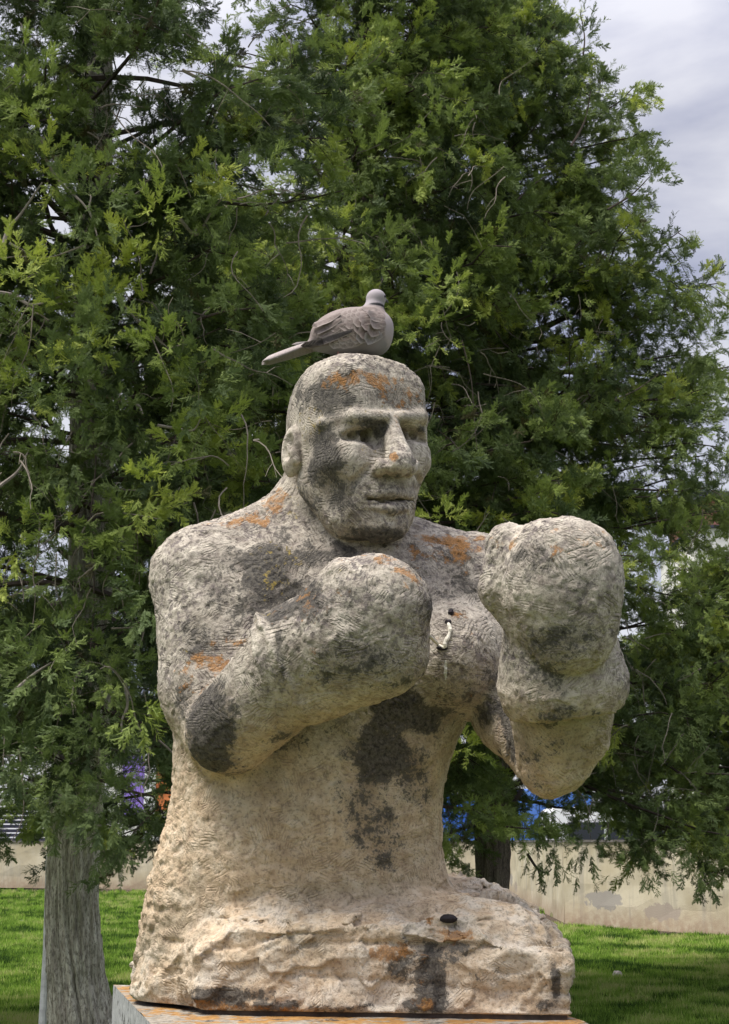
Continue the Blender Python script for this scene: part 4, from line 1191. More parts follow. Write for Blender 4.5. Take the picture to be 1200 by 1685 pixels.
# far wing tip that shows under the tail
o = new_obj('wing_tip', fs['p'], dove)
a = b3(545, 563, 30); b = b3(472, 566, 34); x = (b - a) / np.linalg.norm(b - a); n = np.array([0, -0.8, 0.6]); n -= x * (n @ x); n /= np.linalg.norm(n); y = np.cross(n, x)
M = Matrix(((x[0], y[0], n[0]), (x[1], y[1], n[1]), (x[2], y[2], n[2]))).to_4x4(); M.translation = Vector(a - dove_o); o.matrix_local = M
# eye, beak
HORN = flat_mat('beak_horn', (0.06, 0.055, 0.06), 0.5)
v, f = tube([b3(631, 493, 8) - dove_o, b3(636, 495, 16) - dove_o, b3(639, 498, 24) - dove_o], [4.0 * bs, 2.6 * bs, 0.7 * bs], 8)
new_obj('beak', mesh_of('beak', v, f), dove, HORN)
v, f = tube([b3(633, 488, -3) - dove_o, b3(634.5, 488, -4) - dove_o], [2.6 * bs, 1.8 * bs], 8)
new_obj('eye', mesh_of('eye', v, f), dove, flat_mat('eye_black', (0.01, 0.008, 0.008), 0.15))
LEGM = flat_mat('dove_leg', (0.30, 0.16, 0.15), 0.7, 0.2, 80)
def on_head(px, d):
    """height of the carved head under a point"""
    q = b3(px, 590, d); m_ = np.hypot(SV2[:, 0] - q[0], SV2[:, 1] - q[1]) < 0.006
    return np.array([q[0], q[1], SV2[m_, 2].max()])
for px, d in ((556, -10), (592, -2)):
    ft = on_head(px, d)
    leg = bpy.data.objects.new('leg', None); SC.collection.objects.link(leg); leg.parent = dove
    tp = ft + np.array([0.004, 0, 0.030])
    v, f = tube([tp - dove_o, (tp + ft) / 2 - dove_o + np.array([-.001, 0, 0]), ft + [0, 0, 0.003] - dove_o], [0.0035, 0.0026, 0.0028], 7)
    new_obj('shank', mesh_of('shank', v, f), leg, LEGM)
    for ang in (-35, 0, 35, 180):
        dr = np.array([math.cos(math.radians(ang)), math.sin(math.radians(ang)), 0])
        pts = []
        for t in (0, .4, .8, 1.0):
            q = ft + dr * 0.022 * t; m_ = np.hypot(SV2[:, 0] - q[0], SV2[:, 1] - q[1]) < 0.005
            z = SV2[m_, 2].max() if m_.any() else ft[2]
            pts.append([q[0], q[1], max(z, ft[2] - 0.02) + 0.0022])
        v, f = tube(np.array(pts) - dove_o, [0.0026, 0.0024, 0.0018, 0.0008], 6)
        new_obj('toe', mesh_of('toe', v, f), leg, LEGM)

# ------------------------------------------------------------------ small things on and around the statue
def lump(name, c, r, mat, seed, sub=2, stretch=(1, 1, 1), **props):
    import bmesh
    bm = bmesh.new(); bmesh.ops.create_icosphere(bm, subdivisions=sub, radius=1.0)
    P = np.array([v.co[:] for v in bm.verts]); n = fbm(P * 1.6 + seed * 3.1, 3, seed)
    P = P * (1 + 0.35 * n)[:, None] * np.array(stretch) * r
    for v, q in zip(bm.verts, P): v.co = q
    me = bpy.data.meshes.new(name); bm.to_mesh(me); bm.free()
    return new_obj(name, me, None, mat, tuple(map(float, c)), **props)
def on_statue(px, py):
    near = np.argsort((SPX - px) ** 2 + (SPY - py) ** 2)[:60]
    i = near[np.argmin(_dep[near])]; return SV2[i], SN[i]
BLK = flat_mat('black_debris', (0.022, 0.018, 0.02), 0.8, 0.4, 60, bumpd=0.002)
p, n = on_statue(738, 1513)
lump('pebble', p + [0, 0, 0.004], 0.011, BLK, 3, 2, (1.5, 0.9, 0.7), label='black oval pebble lying on the ledge of the stone block', category='pebble')
p, n = on_statue(741, 1006)
lump('stone_knob', p + n * 0.001, 0.0065, BLK, 8, 2, (0.9, 1, 1.3), label='small black crusted knob on the chest, above the white bird lime', category='knob')
p, n = on_statue(736, 1019)
lump('stone_knob', p + n * 0.0, 0.006, BLK, 9, 2, (1.1, 1, 0.9), label='second black crusted knob on the chest, just below the first', category='knob')
LIME = flat_mat('bird_lime', (0.66, 0.62, 0.52), 0.8, 0.2, 120, bumpd=0.001)
for k, pts in enumerate([[(735, 1022), (737, 1032), (735, 1042), (731, 1052), (729, 1062)], [(710, 1047), (716, 1054), (722, 1060), (729, 1062)]]):
    P = []
    for q in pts:
        p, n = on_statue(*q); P.append(p + n * 0.003)
    v, f = tube(spline(P, 12), np.array([0.0035, 0.0055, 0.005, 0.006, 0.004, 0.0045, 0.0055, 0.006, 0.005, 0.006, 0.005, 0.003]) * (0.75 if k == 0 else 0.6), 8)
    new_obj('bird_dropping', mesh_of('bird_dropping', v, f), None, LIME, label=['upright streak of dried white bird lime on the chest beside the left glove', 'slanting crust of yellowish bird lime touching the left glove'][k], category='droppings')
p, n = on_statue(722, 1064)
lump('dark_crust', p + n * 0.0, 0.008, BLK, 12, 2, (1.4, 0.8, 0.6), label='dark crust under the bird lime in the chest hollow', category='crust')

# litter on the lawn
WP = flat_mat('crumpled_paper', (0.62, 0.55, 0.52), 0.9, 0.15, 20)
def crumple(c, r, mat, seed, st, **props):
    import bmesh
    bm = bmesh.new(); bmesh.ops.create_icosphere(bm, subdivisions=2, radius=1.0); q_ = random.Random(seed)
    for v in bm.verts:
        v.co *= 0.62 + 0.55 * q_.random(); v.co = Vector((v.co.x * st[0], v.co.y * st[1], v.co.z * st[2])) * r
    me = bpy.data.meshes.new('paper'); bm.to_mesh(me); bm.free()
    return new_obj('paper', me, None, mat, tuple(map(float, c)), **props)
g = ground(1017, 1622)
crumple(g + [0, 0, 0.075], 0.085, WP, 2, (0.8, 0.8, 1.0), label='crumpled pinkish white paper lying in the grass right of the statue', category='litter')
g = ground(1068, 1680)
crumple(g + [0, 0, 0.03], 0.035, flat_mat('white_paper', (0.75, 0.76, 0.76), 0.8), 4, (1.2, 0.8, 0.7), label='small white scrap beside the blue scrap in the lawn at the bottom right', category='litter')
g = ground(1077, 1677)
crumple(g + [0, 0, 0.045], 0.042, flat_mat('blue_foil', (0.10, 0.12, 0.45), 0.4), 6, (1.0, 0.8, 0.9), label='small blue crumpled wrapper in the lawn at the bottom right', category='litter')
g = ground(36, 1522)
crumple(g + [0, 0, 0.06], 0.045, flat_mat('white_bloom', (0.78, 0.78, 0.76), 0.8), 7, (1, 1, .8), label='tiny white scrap in the grass left of the left tree trunk', category='litter')
# ------------------------------------------------------------------ the trees
def spray_mesh(seed):
    """flat fan of scale-leaf twigs, 1 long along +Y"""
    r = random.Random(seed); V, F, T = [], [], []
    def quad(a, b, w0, w1, n, t0, t1):
        a, b = Vector(a), Vector(b); s = (b - a).cross(n).normalized(); o = len(V)
        V.extend([a - s * w0, a + s * w0, b + s * w1, b - s * w1]); F.append((o, o + 1, o + 2, o + 3)); T.extend([t0, t0, t1, t1])
    def tri(a, b, w, n, t):
        a, b = Vector(a), Vector(b); s = (b - a).cross(n).normalized(); o = len(V); mid = a + (b - a) * 0.4
        V.extend([a, mid + s * w, b, mid - s * w]); F.append((o, o + 1, o + 2, o + 3)); T.extend([t * .6, t, 1.0, t])
    up = Vector((0, 0, 1)); ax = []
    N = 10
    for i in range(N + 1):
        t = i / N; ax.append(Vector((0.07 * math.sin(t * 3 + seed), t * 0.93, 0.12 * math.sin(t * 2.2 + seed * .7) - 0.16 * t * t)))
    for i in range(N): quad(ax[i], ax[i + 1], 0.009 * (1.3 - i / N), 0.007 * (1.2 - i / N), up, i / N * 0.7, (i + 1) / N * 0.7)
    for i in range(1, N + 1):
        for s in (-1, 1):
            if r.random() < 0.08: continue
            t = i / N; L = 0.36 * math.sin(math.pi * (0.24 + 0.66 * (1 - t) ** 0.9)) * r.uniform(0.6, 1.2) + 0.07
            an = math.radians(r.uniform(18, 42)) * s
            tw = r.uniform(-0.95, 0.95)
            d = Vector((math.sin(an), math.cos(an), tw)).normalized()
            n = (up + Vector((r.uniform(-.6, .6), r.uniform(-.6, .6), 0))).normalized()
            a = ax[i] - Vector((0, 0.03 * (s > 0), 0)); e = a + d * L
            quad(a, a + d * L * 0.9, 0.009, 0.006, n, 0.4, 0.8)
            m_ = 6 if L > 0.25 else 3
            for k in range(1, m_ + 1):
                for s2 in (-1, 1):
                    u = k / (m_ + 0.4); b = a + d * L * u; an2 = an + s2 * math.radians(r.uniform(24, 42))
                    d2 = Vector((math.sin(an2), math.cos(an2), tw * .6 + r.uniform(-.35, .35))).normalized()
                    tri(b, b + d2 * L * (0.44 - 0.18 * u) * r.uniform(.7, 1.3), 0.0185, n, 0.55 + 0.3 * u)
            tri(a + d * L * 0.80, e + d * L * 0.12, 0.021, n, 0.8)
    tri(ax[-1], ax[-1] + Vector((0, 0.09, -0.02)), 0.02, up, 0.85)
    me = mesh_of('leaf_spray', V, F); add_attr(me, 'tip', T)
    return me
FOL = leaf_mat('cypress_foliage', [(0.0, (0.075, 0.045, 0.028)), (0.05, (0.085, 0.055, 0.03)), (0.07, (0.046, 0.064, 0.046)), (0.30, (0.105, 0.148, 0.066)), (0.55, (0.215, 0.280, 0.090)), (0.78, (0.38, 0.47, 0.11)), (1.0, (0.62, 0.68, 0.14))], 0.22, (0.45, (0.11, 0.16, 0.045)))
sprays = []
for k in range(6):
    o = bpy.data.objects.new('leaf_spray', spray_mesh(k * 7 + 1)); o.data.materials.append(FOL); sprays.append(o)

BARKP = dict()
def bark_mat(name, light, dark):
    m = Mat(name)
    a = m.noise(42, 6, 0.6, stretch=(1, 1, 0.10), dist=0.3); b = m.noise(110, 5, 0.75, stretch=(1, 1, 0.30), dist=0.3); g = m.noise(3, 4, 0.6)
    c = m.ramp(a, (0.34, dark), (0.50, tuple((x + y) / 2 for x, y in zip(light, dark))), (0.64, light))
    c = m.mix(m.step(b, 0.40, 0.54, 0.8, 0.0), c, tuple(x * 0.5 for x in dark))
    c = m.mix(m.step(g, 0.5, 0.65, 0, 0.35), c, (0.16, 0.17, 0.10))
    c = m.mix(m.math('MULTIPLY', m.step(m.attr('furrow'), 0.25, -0.35), 0.85), c, tuple(x * 0.45 for x in dark))
    h = m.math('ADD', m.math('MULTIPLY', a, 1.0), m.math('MULTIPLY', b, 0.6))
    return m.set(Base_Color=c, Roughness=0.95, Normal=m.bump(h, 0.9, 0.012))
BARK_L = bark_mat('pale_fibrous_bark', (0.68, 0.65, 0.55), (0.32, 0.285, 0.235))
BARK_D = bark_mat('brown_bark', (0.30, 0.245, 0.20), (0.12, 0.095, 0.08))
TWIG = flat_mat('twig_bark', (0.075, 0.058, 0.048), 0.9, 0.3, 30)
TWIG_P = flat_mat('bleached_twig', (0.27, 0.235, 0.20), 0.9, 0.25, 30)
CONE = flat_mat('dry_cone', (0.075, 0.045, 0.040), 0.9, 0.3, 60)

def trunk_mesh(pts, radii, nu=72, nv=150, seed=0, amp=0.22, twist=0.7, flare=True):
    P = spline(pts, nv); R = np.interp(np.linspace(0, 1, nv), np.linspace(0, 1, len(radii)), radii)
    T = np.gradient(P, axis=0); T /= np.linalg.norm(T, axis=1)[:, None]
    V = np.zeros((nv, nu, 3)); fur = np.zeros((nv, nu))
    th = np.linspace(0, 2 * math.pi, nu, endpoint=False)
    arc = np.concatenate([[0], np.cumsum(np.linalg.norm(np.diff(P, axis=0), axis=1))])
    a = np.array([1.0, 0, 0])
    for i in range(nv):
        a = a - T[i] * (a @ T[i]); a /= np.linalg.norm(a); b = np.cross(T[i], a)
        w = th + twist * arc[i] * 0.35
        q = np.stack([np.cos(w) * 2.0, np.sin(w) * 2.0, np.full(nu, arc[i] * 0.55)], 1)
        lobes = fbm(q * 0.8, 2, seed)                                  # big muscles of the trunk
        q2 = np.stack([np.cos(w) * 6.5, np.sin(w) * 6.5, np.full(nu, arc[i] * 0.9)], 1)
        f2 = fbm(q2, 3, seed + 5, ridged=True)
        q3 = np.stack([np.cos(w) * 16, np.sin(w) * 16, np.full(nu, arc[i] * 4.0)], 1)
        f3 = fbm(q3, 2, seed + 9, ridged=True)
        rr = R[i] * (1 + 0.16 * lobes + amp * f2 + amp * 0.45 * f3)
        fur[i] = f2 * 0.7 + f3 * 0.5
        V[i] = P[i] + (np.cos(th)[:, None] * a + np.sin(th)[:, None] * b) * rr[:, None]
    idx = np.arange(nv * nu).reshape(nv, nu)
    A, B, C_, D_ = idx[:-1], np.roll(idx, -1, 1)[:-1], np.roll(idx, -1, 1)[1:], idx[1:]
    me = mesh_of('trunk', V.reshape(-1, 3), np.stack([A, B, C_, D_], -1).reshape(-1, 4))
    add_attr(me, 'furrow', fur.ravel()); me.shade_smooth()
    return me, P

GAPS = [(at(248, 1285, 5.0), np.array([0.19, 2.0, 0.22]), 0.97), (at(248, 1285, 8.0), np.array([0.24, 2.2, 0.24]), 0.9), (at(245, 1290, 10.5), np.array([0.34, 1.9, 0.28]), 0.92),
        (at(770, 1345, 10.5), np.array([0.26, 2.5, 0.12]), 0.6), (at(860, 1350, 10.0), np.array([0.24, 2.5, 0.12]), 0.5), (at(950, 1330, 10.0), np.array([0.14, 2.5, 0.18]), 0.6), (at(1090, 1365, 11.0), np.array([0.5, 3.0, 0.09]), 0.5), (at(25, 1350, 6.0), np.array([0.15, 3.0, 0.10]), 0.7)]
def NF(q): return fbm(np.array([q]) * 1.7, 2, 33)[0]
def tree(label, base, tr_pts, tr_r, env, zlo, zhi, nbr, seed, bark, cat='tree', spray=0.15, density=1.0, front=0.6, tint0=0.45, hole=None, trunk_res=(72, 150), fill=1.0):
    r = np.random.default_rng(seed)
    base = np.array(base, float)
    o = empty('cypress_tree', base, 0, label=label, category=cat)
    me, TP = trunk_mesh(tr_pts, tr_r, *trunk_res, seed=seed)
    co = np.empty(len(me.vertices) * 3, np.float32); me.vertices.foreach_get('co', co)
    me.vertices.foreach_set('co', (co.reshape(-1, 3) - base).astype(np.float32).ravel()); me.update()
    new_obj('trunk', me, o, bark)
    VB, FB, ob = [], [], 0
    pts, rots, scl, tint = [], [], [], []
    tz = TP[:, 2]
    for b in range(nbr):
        h = (b + 0.5 * r.random()) / nbr
        z = zlo + (zhi - zlo) * h ** 0.92
        if hole and z > 5.6 and r.random() < 0.40: continue
        zz = min(z, tz[-1])
        p0 = np.array([np.interp(zz, tz, TP[:, 0]), np.interp(zz, tz, TP[:, 1]), z])
        if r.random() < front: az = -math.pi / 2 + r.normal(0, 0.85)
        else: az = r.random() * 2 * math.pi
        Rr = env(z, az) * r.uniform(0.72, 1.10)
        if hole and hole(z, az, r): Rr *= 0.45
        d = np.array([math.cos(az), math.sin(az), 0])
        side = np.array([-d[1], d[0], 0])
        rise = r.uniform(-0.05, 0.35) - 0.15 * (z < zlo + 1.2)
        n = 9; path = []
        wob = r.normal(0, 0.05, (n, 3)) * Rr * 0.35
        for k in range(n):
            t = k / (n - 1)
            path.append(p0 + d * Rr * t + np.array([0, 0, 1]) * Rr * (rise * t - 0.28 * t * t + 0.16 * t ** 3) + side * Rr * 0.12 * math.sin(t * 3 + b) + wob[k] * t)
        path = np.array(path)
        rad = np.linspace(0.021, 0.004, n) * min(1.2, Rr / 1.6)
        v, f = tube(path, rad, 5, False); VB += v; FB += [tuple(i + ob for i in g) for g in f]; ob += len(v)
        # side twigs
        m_ = int(max(5, Rr * 9 * density))
        for k in range(m_):
            t = 0.30 + 0.70 * (k + r.random()) / m_
            q = np.array([np.interp(t * (n - 1), np.arange(n), path[:, a]) for a in range(3)])
            if t > 0.45 and NF(q + 7) < -0.30: continue
            s = 1 if k % 2 else -1
            L = (0.22 + 0.30 * r.random()) * (1.25 - 0.5 * t)
            dd = d * r.uniform(0.3, 1.0) + side * s * r.uniform(0.2, 1.0) + np.array([0, 0, r.uniform(-0.75, 0.55)])
            dd /= np.linalg.norm(dd)
            droop = r.uniform(0.0, 0.5)
            tw = np.array([q + dd * L * u - np.array([0, 0, droop * L * u * u]) for u in (0, .5, 1)])
            if r.random() < 0.75:
                v, f = tube(tw, [0.005, 0.0035, 0.0015], 3, False); VB += v; FB += [tuple(i + ob for i in g) for g in f]; ob += len(v)
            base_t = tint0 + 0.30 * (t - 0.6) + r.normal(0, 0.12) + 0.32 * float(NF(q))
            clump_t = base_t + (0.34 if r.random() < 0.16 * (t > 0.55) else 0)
            ns = int(r.integers(9, 15) * fill)
            for j in range(ns):
                u = 0.25 + 0.80 * (j + r.random()) / ns
                c = tw[0] * (1 - u) + tw[2] * u + r.normal(0, 0.035, 3)
                dv = dd + r.normal(0, 0.55, 3) + np.array([0, 0, -0.45 * r.random() + 0.15])
                dv /= np.linalg.norm(dv)
                qt = Vector(dv).to_track_quat('Y', 'Z')
                qt = qt @ Quaternion((0, 1, 0), r.uniform(-1.4, 1.4))
                e = qt.to_euler()
                if any(np.linalg.norm((c - gq[0]) / gq[1]) < 1 and r.random() < gq[2] for gq in GAPS): continue
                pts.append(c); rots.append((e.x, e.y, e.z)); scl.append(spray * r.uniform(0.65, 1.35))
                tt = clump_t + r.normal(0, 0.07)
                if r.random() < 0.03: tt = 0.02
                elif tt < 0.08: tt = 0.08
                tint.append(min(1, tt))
    bme_ = mesh_of('branches', np.array(VB) - base, FB)
    new_obj('branches', bme_, o, TWIG, kind='stuff')
    cr_ = scatter('crown', np.array(pts) - base, rots, scl, tint, sprays, parent=o, kind='stuff')
    cr_.data.materials.append(FOL)
    return o, len(pts)

def clump(parent, base, px, py, Y, rx, rz, n, t0, seed, updir=0.6, spray=0.15):
    """a bough tip: sprays fanned out of one twig system"""
    r = np.random.default_rng(seed); c = at(px, py, Y); s = ppm(py, Y)
    P, Rt, S, T = [], [], [], []
    for j in range(n):
        off = r.normal(0, 0.5, 3) * np.array([rx, rx * 0.8, rz]) * s
        dv = off / (np.linalg.norm(off) + 1e-6) * 0.8 + np.array([r.normal(0, .3), -0.5, updir * r.uniform(0.2, 1.0)]); dv /= np.linalg.norm(dv)
        e = (Vector(dv).to_track_quat('Y', 'Z') @ Quaternion((0, 1, 0), r.uniform(-0.9, 0.9))).to_euler()
        P.append(c + off - base); Rt.append((e.x, e.y, e.z)); S.append(spray * r.uniform(0.6, 1.15)); T.append(np.clip(t0 + r.normal(0, 0.08), 0.1, 1))
    return P, Rt, S, T
EXTRA = {}
def twig(parent, base, pts, r0, mat, name='dead_twig', side=(), n=14):
    """bleached bare twig through picture points at a given depth, forked where side twigs are given"""
    P = spline([at(*q) for q in pts], n); parts = [tube(P, np.linspace(r0, r0 * 0.35, n), 6)]
    for sp in side: 
        Q = spline([at(*q) for q in sp], 8); parts.append(tube(Q, np.linspace(r0 * 0.6, r0 * 0.2, 8), 5))
    v, f = join_geo(parts)
    return new_obj(name, mesh_of(name, np.array(v) - base, f), parent, mat)

# --- left tree
YA = 5.2
A_ = lambda px, py: at(px, py, YA)
baseA = np.array([A_(125, 1500)[0], YA, 0.0])
tp = [A_(150, 1860), A_(136, 1700), A_(124, 1600), A_(118, 1500), A_(120, 1400), A_(127, 1300), A_(140, 1150), A_(150, 900), A_(152, 600), A_(156, 300), A_(158, 0), A_(160, -350)]
trr = [0.175, 0.150, 0.130, 0.122, 0.121, 0.125, 0.125, 0.11, 0.095, 0.085, 0.075, 0.045]
def envA(z, az): return float(np.interp(z, [1.4, 2.2, 3.5, 5.5, 7.5, 9.0], [1.1, 1.45, 1.65, 1.6, 1.45, 0.7]))
def holeA(z, az, r): return z > 5.8 and r.random() < 0.5
TA, nA = tree('broad cypress with a thick pale furrowed trunk at the left of the picture', baseA, tp, trr, envA, 1.75, 8.9, 165, 21, BARK_L, density=0.8, front=0.66, tint0=0.35, hole=holeA, trunk_res=(150, 420), spray=0.092, fill=2.3)
# --- middle tree, its trunk behind the statue
YB = 9.0
baseB = np.array([at(600, 1500, YB)[0] + 0.0, YB, 0.0])
def envB(z, az): return float(np.interp(z, [1.3, 2.5, 5.0, 7.0, 9.0, 11.5], [1.9, 2.2, 2.0, 1.6, 1.25, 0.3]))
def straight(base, h, lean=(0, 0)): return [base + np.array([lean[0] * t, lean[1] * t, h * t - 0.1 * (t == 0)]) for t in np.linspace(0, 1, 6)]
TB, nB = tree('tall dark cypress rising directly behind the statue head', baseB, straight(baseB, 11.4), [0.2, .16, .13, .1, .07, .03], envB, 1.7, 11.3, 210, 22, BARK_D, density=0.85, front=0.62, tint0=0.46, trunk_res=(28, 40), spray=0.100, fill=1.7)
# --- right tree with the brown trunk beside the waist
YC = 11.0
baseC = np.array([at(806, 1500, YC)[0], YC, 0.0])
def envC(z, az):
    return float(np.interp(z, [1.2, 3.0, 4.6, 5.9, 7.2, 8.2, 9.4, 10.2, 11], [2.75, 2.75, 2.55, 2.55, 1.35, 1.55, 0.95, 0.40, 0.2]))
TC, nC = tree('wide cypress right of the statue, brown trunk beside its waist, ragged edge against sky', baseC, straight(baseC, 10.6, (0.25, 0)), [0.145, .13, .115, .1, .07, .03], envC, 1.9, 10.6, 260, 23, BARK_D, density=0.95, front=0.5, tint0=0.47, trunk_res=(48, 120), spray=0.100, fill=1.7)
# --- another behind, closing the crown at the left
baseD = np.array([at(330, 1500, 11.5)[0], 11.5, 0.0])
def envD(z, az): return float(np.interp(z, [1.3, 4.0, 6.5, 8.0], [1.6, 1.5, 1.1, 0.3]))
TD, nD = tree('slender dark cypress half hidden between the left trunk and the statue shoulder', baseD, straight(baseD, 8.2), [0.13, .11, .09, .07, .05, .02], envD, 1.7, 8.0, 100, 24, BARK_D, density=0.8, front=0.7, tint0=0.27, trunk_res=(28, 40), spray=0.15)
baseE = np.array([at(-120, 1500, 9.0)[0], 9.0, 0.0])
TE, nE = tree('dark cypress at the left edge, behind the pale trunk', baseE, straight(baseE, 7.2), [0.16, .14, .11, .08, .06, .02], lambda z, az: float(np.interp(z, [1.3, 4, 6, 7.2], [1.7, 1.7, 1.0, 0.3])), 1.9, 7.0, 90, 25, BARK_D, density=0.8, front=0.5, tint0=0.42, trunk_res=(28, 40), spray=0.12, fill=1.2)
baseF = np.array([at(1300, 1500, 13.5)[0], 13.5, 0.0])
TF, nF = tree('low cypress at the right edge below the apartment block', baseF, straight(baseF, 5.0), [0.12, .10, .08, .06, .04, .02], lambda z, az: float(np.interp(z, [1.3, 2.5, 4.0, 5.0], [2.4, 2.4, 1.6, 0.4])), 1.9, 4.7, 150, 26, BARK_D, density=1.0, front=0.6, tint0=0.50, trunk_res=(28, 40), spray=0.12, fill=1.3)
print('SPRAYS', nA, nB, nC, nD, nE, nF)

# dead and leafless twigs hanging in the outer crown
def dead_twigs(parent, base, n, Y, x0, x1, y0, y1, seed, mat):
    r = np.random.default_rng(seed); parts = []
    for i in range(n):
        p = at(r.uniform(x0, x1), r.uniform(y0, y1), Y + r.uniform(-0.25, 0.5))
        L = r.uniform(0.15, 0.55); d = np.array([r.normal(0, 0.7), r.normal(0, .3), r.normal(-0.35, 0.6)]); d /= np.linalg.norm(d)
        k = 6; P = [p]
        for j in range(k):
            d = d + np.array([r.normal(0, .28), r.normal(0, .2), -0.10 + r.normal(0, .2)]); d /= np.linalg.norm(d); P.append(P[-1] + d * L / k)
        parts.append(tube(spline(P, 10), np.linspace(0.0035, 0.0012, 10) * r.uniform(.7, 1.6), 4, False))
        for _ in range(int(r.integers(0, 3))):
            q = P[int(r.integers(1, k))]; e = d + r.normal(0, .7, 3); e /= np.linalg.norm(e)
            parts.append(tube([q, q + e * L * .2 + [0, 0, .01], q + e * L * .35], [0.002, 0.0016, 0.0008], 3, False))
    v, f = join_geo(parts)
    return new_obj('dead_twigs', mesh_of('dead_twigs', np.array(v) - base, f), parent, mat, kind='stuff')
TWIG_G = flat_mat('grey_twig', (0.20, 0.17, 0.14), 0.9, 0.35, 12)
dead_twigs(TA, baseA, 170, YA - 1.55, -10, 520, 20, 1280, 1, TWIG_G)
dead_twigs(TD, baseD, 110, 11.5 - 1.5, 180, 520, 450, 1250, 2, TWIG_G)
dead_twigs(TB, baseB, 110, YB - 2.0, 330, 850, 100, 900, 3, TWIG_G)
dead_twigs(TC, baseC, 70, YC - 2.4, 720, 1000, 450, 1380, 4, TWIG_G)
dead_twigs(TC, baseC, 50, YC - 2.4, 900, 1170, 800, 1380, 5, TWIG_G)

# bright fresh bough tips that stand out in front
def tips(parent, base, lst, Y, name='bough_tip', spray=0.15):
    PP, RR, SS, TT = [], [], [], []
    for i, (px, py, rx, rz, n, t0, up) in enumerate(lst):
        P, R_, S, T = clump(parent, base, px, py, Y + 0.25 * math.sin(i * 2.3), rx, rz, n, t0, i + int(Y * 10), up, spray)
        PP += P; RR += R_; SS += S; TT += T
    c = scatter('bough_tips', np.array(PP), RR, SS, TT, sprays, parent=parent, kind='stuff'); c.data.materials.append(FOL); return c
tips(TA, baseA, [(45, 160, 50, 60, 34, .72, .6), (70, 280, 40, 55, 30, .88, .4), (30, 440, 45, 35, 26, .95, .6), (200, 430, 34, 40, 26, .98, .9), (150, 480, 50, 26, 24, .85, .5), (255, 350, 22, 60, 18, .8, -.2), (60, 620, 55, 40, 34, .8, .2), (140, 575, 40, 16, 14, .92, .1),
                 (268, 570, 46, 30, 24, .78, .2), (25, 900, 30, 50, 20, .85, -.2), (240, 800, 24, 60, 16, .85, -.5), (100, 860, 40, 30, 18, .7, .1), (180, 1120, 40, 60, 26, .6, -.6), (225, 1170, 26, 36, 14, .8, -.8), (110, 1050, 50, 50, 20, .6, -.2), (300, 740, 24, 50, 14, .75, -.3),
                 (30, 1250, 40, 70, 44, .4, -.9), (90, 1300, 50, 60, 60, .45, -.9), (170, 1330, 36, 60, 44, .40, -.9), (180, 1390, 16, 40, 14, .4, -1), (120, 950, 60, 60, 60, .45, -.6), (60, 1100, 60, 60, 50, .5, -.6), (150, 1220, 60, 60, 60, .42, -.8), (110, 760, 60, 60, 44, .45, -.4), (250, 980, 40, 70, 40, .42, -.7), (190, 680, 50, 60, 40, .5, -.3), (150, 330, 60, 60, 44, .5, 0), (160, 540, 50, 60, 40, .45, 0), (140, 400, 40, 60, 30, .4, -.3), (110, 640, 50, 60, 40, .4, -.3), (330, 640, 60, 60, 40, .42, -.3), (380, 300, 60, 50, 40, .55, .2)], YA - 1.75, spray=0.10)
tips(TB, baseB, [(470, 110, 50, 40, 34, .66, .4), (490, 290, 50, 45, 44, .86, .4), (550, 380, 44, 40, 36, .84, .2), (600, 260, 46, 60, 36, .66, .2), (600, 100, 60, 60, 44, .62, .2), (740, 470, 50, 50, 40, .80, .3), (700, 540, 50, 40, 34, .72, .1), (740, 230, 60, 60, 40, .66, .2),
                 (730, 850, 24, 24, 22, .86, .5), (770, 1230, 34, 34, 26, .9, .4), (620, 420, 44, 50, 26, .62, -.1), (400, 560, 60, 60, 30, .45, -.3)], YB - 2.35, spray=0.105)
tips(TC, baseC, [(960, 60, 26, 40, 26, .42, .8), (985, 130, 22, 22, 14, .42, .6), (1010, 190, 22, 16, 12, .42, .3), (905, 60, 30, 50, 26, .5, .6), (1075, 300, 30, 26, 26, .45, .3), (1040, 260, 26, 30, 20, .45, .5), (1010, 330, 40, 60, 30, .5, .1), (1100, 490, 36, 34, 24, .45, .4), (1165, 555, 30, 34, 22, .42, .3), (1180, 640, 20, 36, 20, .45, .1),
                 (1120, 700, 50, 40, 36, .55, 0), (1100, 900, 70, 60, 50, .66, .1), (1060, 780, 60, 50, 40, .7, .1), (1150, 980, 50, 70, 50, .62, -.1), (1110, 1180, 60, 60, 46, .5, -.3), (1150, 1060, 60, 60, 40, .6, -.1), (900, 480, 60, 60, 40, .66, .1), (870, 330, 60, 60, 40, .6, .2), (1000, 620, 60, 60, 40, .55, 0),
                 (900, 1400, 40, 50, 30, .4, -1), (970, 1390, 40, 50, 34, .45, -1), (1060, 1400, 50, 50, 40, .45, -1), (1150, 1420, 40, 50, 30, .42, -1), (880, 1350, 40, 50, 26, .5, -1), (780, 1380, 20, 60, 16, .4, -1), (1180, 1360, 30, 60, 24, .5, -.8), (745, 1400, 16, 40, 10, .35, -1), (1130, 1300, 50, 40, 30, .5, -.4), (1010, 1330, 60, 40, 30, .4, -.8)], YC - 2.5, spray=0.108)
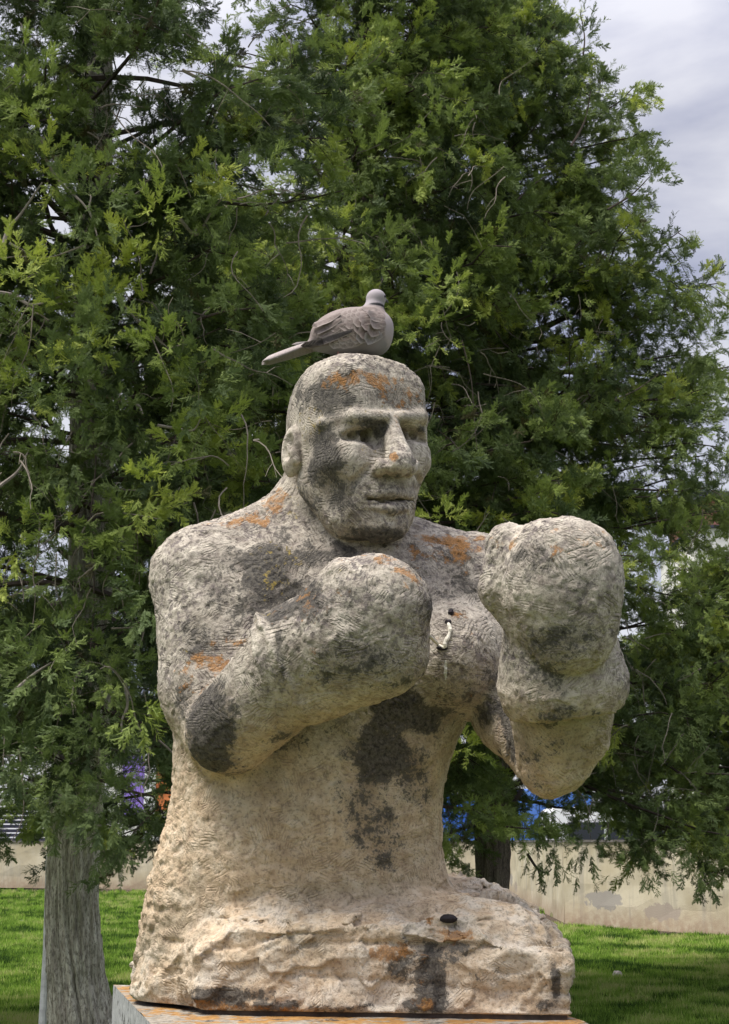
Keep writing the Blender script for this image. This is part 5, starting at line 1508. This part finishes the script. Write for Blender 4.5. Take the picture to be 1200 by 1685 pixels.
# bare bleached twigs
yA, yB, yC = YA - 1.5, YB - 2.0, YC - 2.4
def T(par, base, Y, pts, r0, side=(), mat=TWIG_P):
    return twig(par, base, [(a, b, Y + 0.05 * math.sin(i)) for i, (a, b) in enumerate(pts)], r0, mat, side=[[(a, b, Y + 0.03 * i) for i, (a, b) in enumerate(s)] for s in side])
T(TA, baseA, yA, [(-20, 480), (20, 485), (45, 500), (75, 498), (105, 485)], 0.011, [[(75, 498), (95, 480), (107, 478)], [(75, 498), (100, 500), (112, 497)], [(45, 500), (55, 520), (18, 552)]])
T(TA, baseA, yA, [(70, 225), (75, 260), (100, 300), (145, 345), (162, 395)], 0.011, [[(145, 345), (150, 325), (146, 320)]])
T(TA, baseA, yA, [(5, 405), (15, 375), (35, 352), (70, 300)], 0.012, [[(15, 400), (50, 420), (78, 448)]])
T(TA, baseA, yA + .2, [(140, 600), (155, 640), (185, 655), (225, 665), (235, 682)], 0.014, [[(172, 648), (185, 630), (195, 622)]])
T(TA, baseA, yA + .2, [(296, 360), (318, 385), (330, 380), (350, 345), (368, 325)], 0.010, [[(320, 385), (324, 372), (323, 360)]])
T(TB, baseB, yB, [(300, 115), (345, 140), (390, 180), (432, 206)], 0.014, [[(345, 140), (375, 148), (400, 160), (425, 195)], [(345, 148), (320, 170), (318, 180)]])
T(TA, baseA, yA, [(150, 690), (158, 760), (150, 850), (155, 980), (148, 1080)], 0.006, mat=TWIG)
T(TA, baseA, yA, [(0, 800), (30, 775), (48, 740)], 0.010)
T(TA, baseA, yA, [(20, 1140), (55, 1110), (85, 1090)], 0.010)
T(TA, baseA, yA - .1, [(205, 1120), (210, 1160), (200, 1190), (205, 1240)], 0.009)
T(TA, baseA, yA, [(260, 700), (290, 705), (318, 708), (330, 690)], 0.008)
T(TC, baseC, yC, [(800, 782), (830, 792), (862, 795), (895, 800)], 0.016, [[(830, 792), (850, 785), (870, 788)], [(862, 795), (850, 820), (845, 845)]])
T(TC, baseC, yC, [(862, 838), (885, 815), (910, 806), (950, 800)], 0.016, [[(910, 806), (915, 795), (940, 796)]])
T(TC, baseC, yC, [(1022, 938), (1050, 938), (1072, 925)], 0.012)
T(TC, baseC, yC, [(835, 350), (870, 310), (900, 290)], 0.010, mat=TWIG)
T(TC, baseC, yC, [(1010, 660), (1050, 640), (1085, 615)], 0.010, mat=TWIG)
T(TC, baseC, yC + 1.2, [(742, 1318), (790, 1305), (850, 1290), (880, 1270)], 0.045, mat=TWIG)
T(TC, baseC, yC, [(868, 1405), (885, 1430), (900, 1436), (908, 1430)], 0.012, [[(885, 1430), (890, 1450), (882, 1456)]], mat=TWIG)
T(TB, baseB, yB, [(760, 560), (775, 620), (780, 680), (785, 740)], 0.006, mat=TWIG)

T(TC, baseC, yC, [(940, 240), (955, 215), (965, 190), (972, 150)], 0.012, mat=TWIG)
T(TC, baseC, yC, [(960, 90), (962, 60), (955, 20)], 0.009, mat=TWIG)
T(TC, baseC, yC, [(1000, 345), (1040, 320), (1070, 290)], 0.010, mat=TWIG)
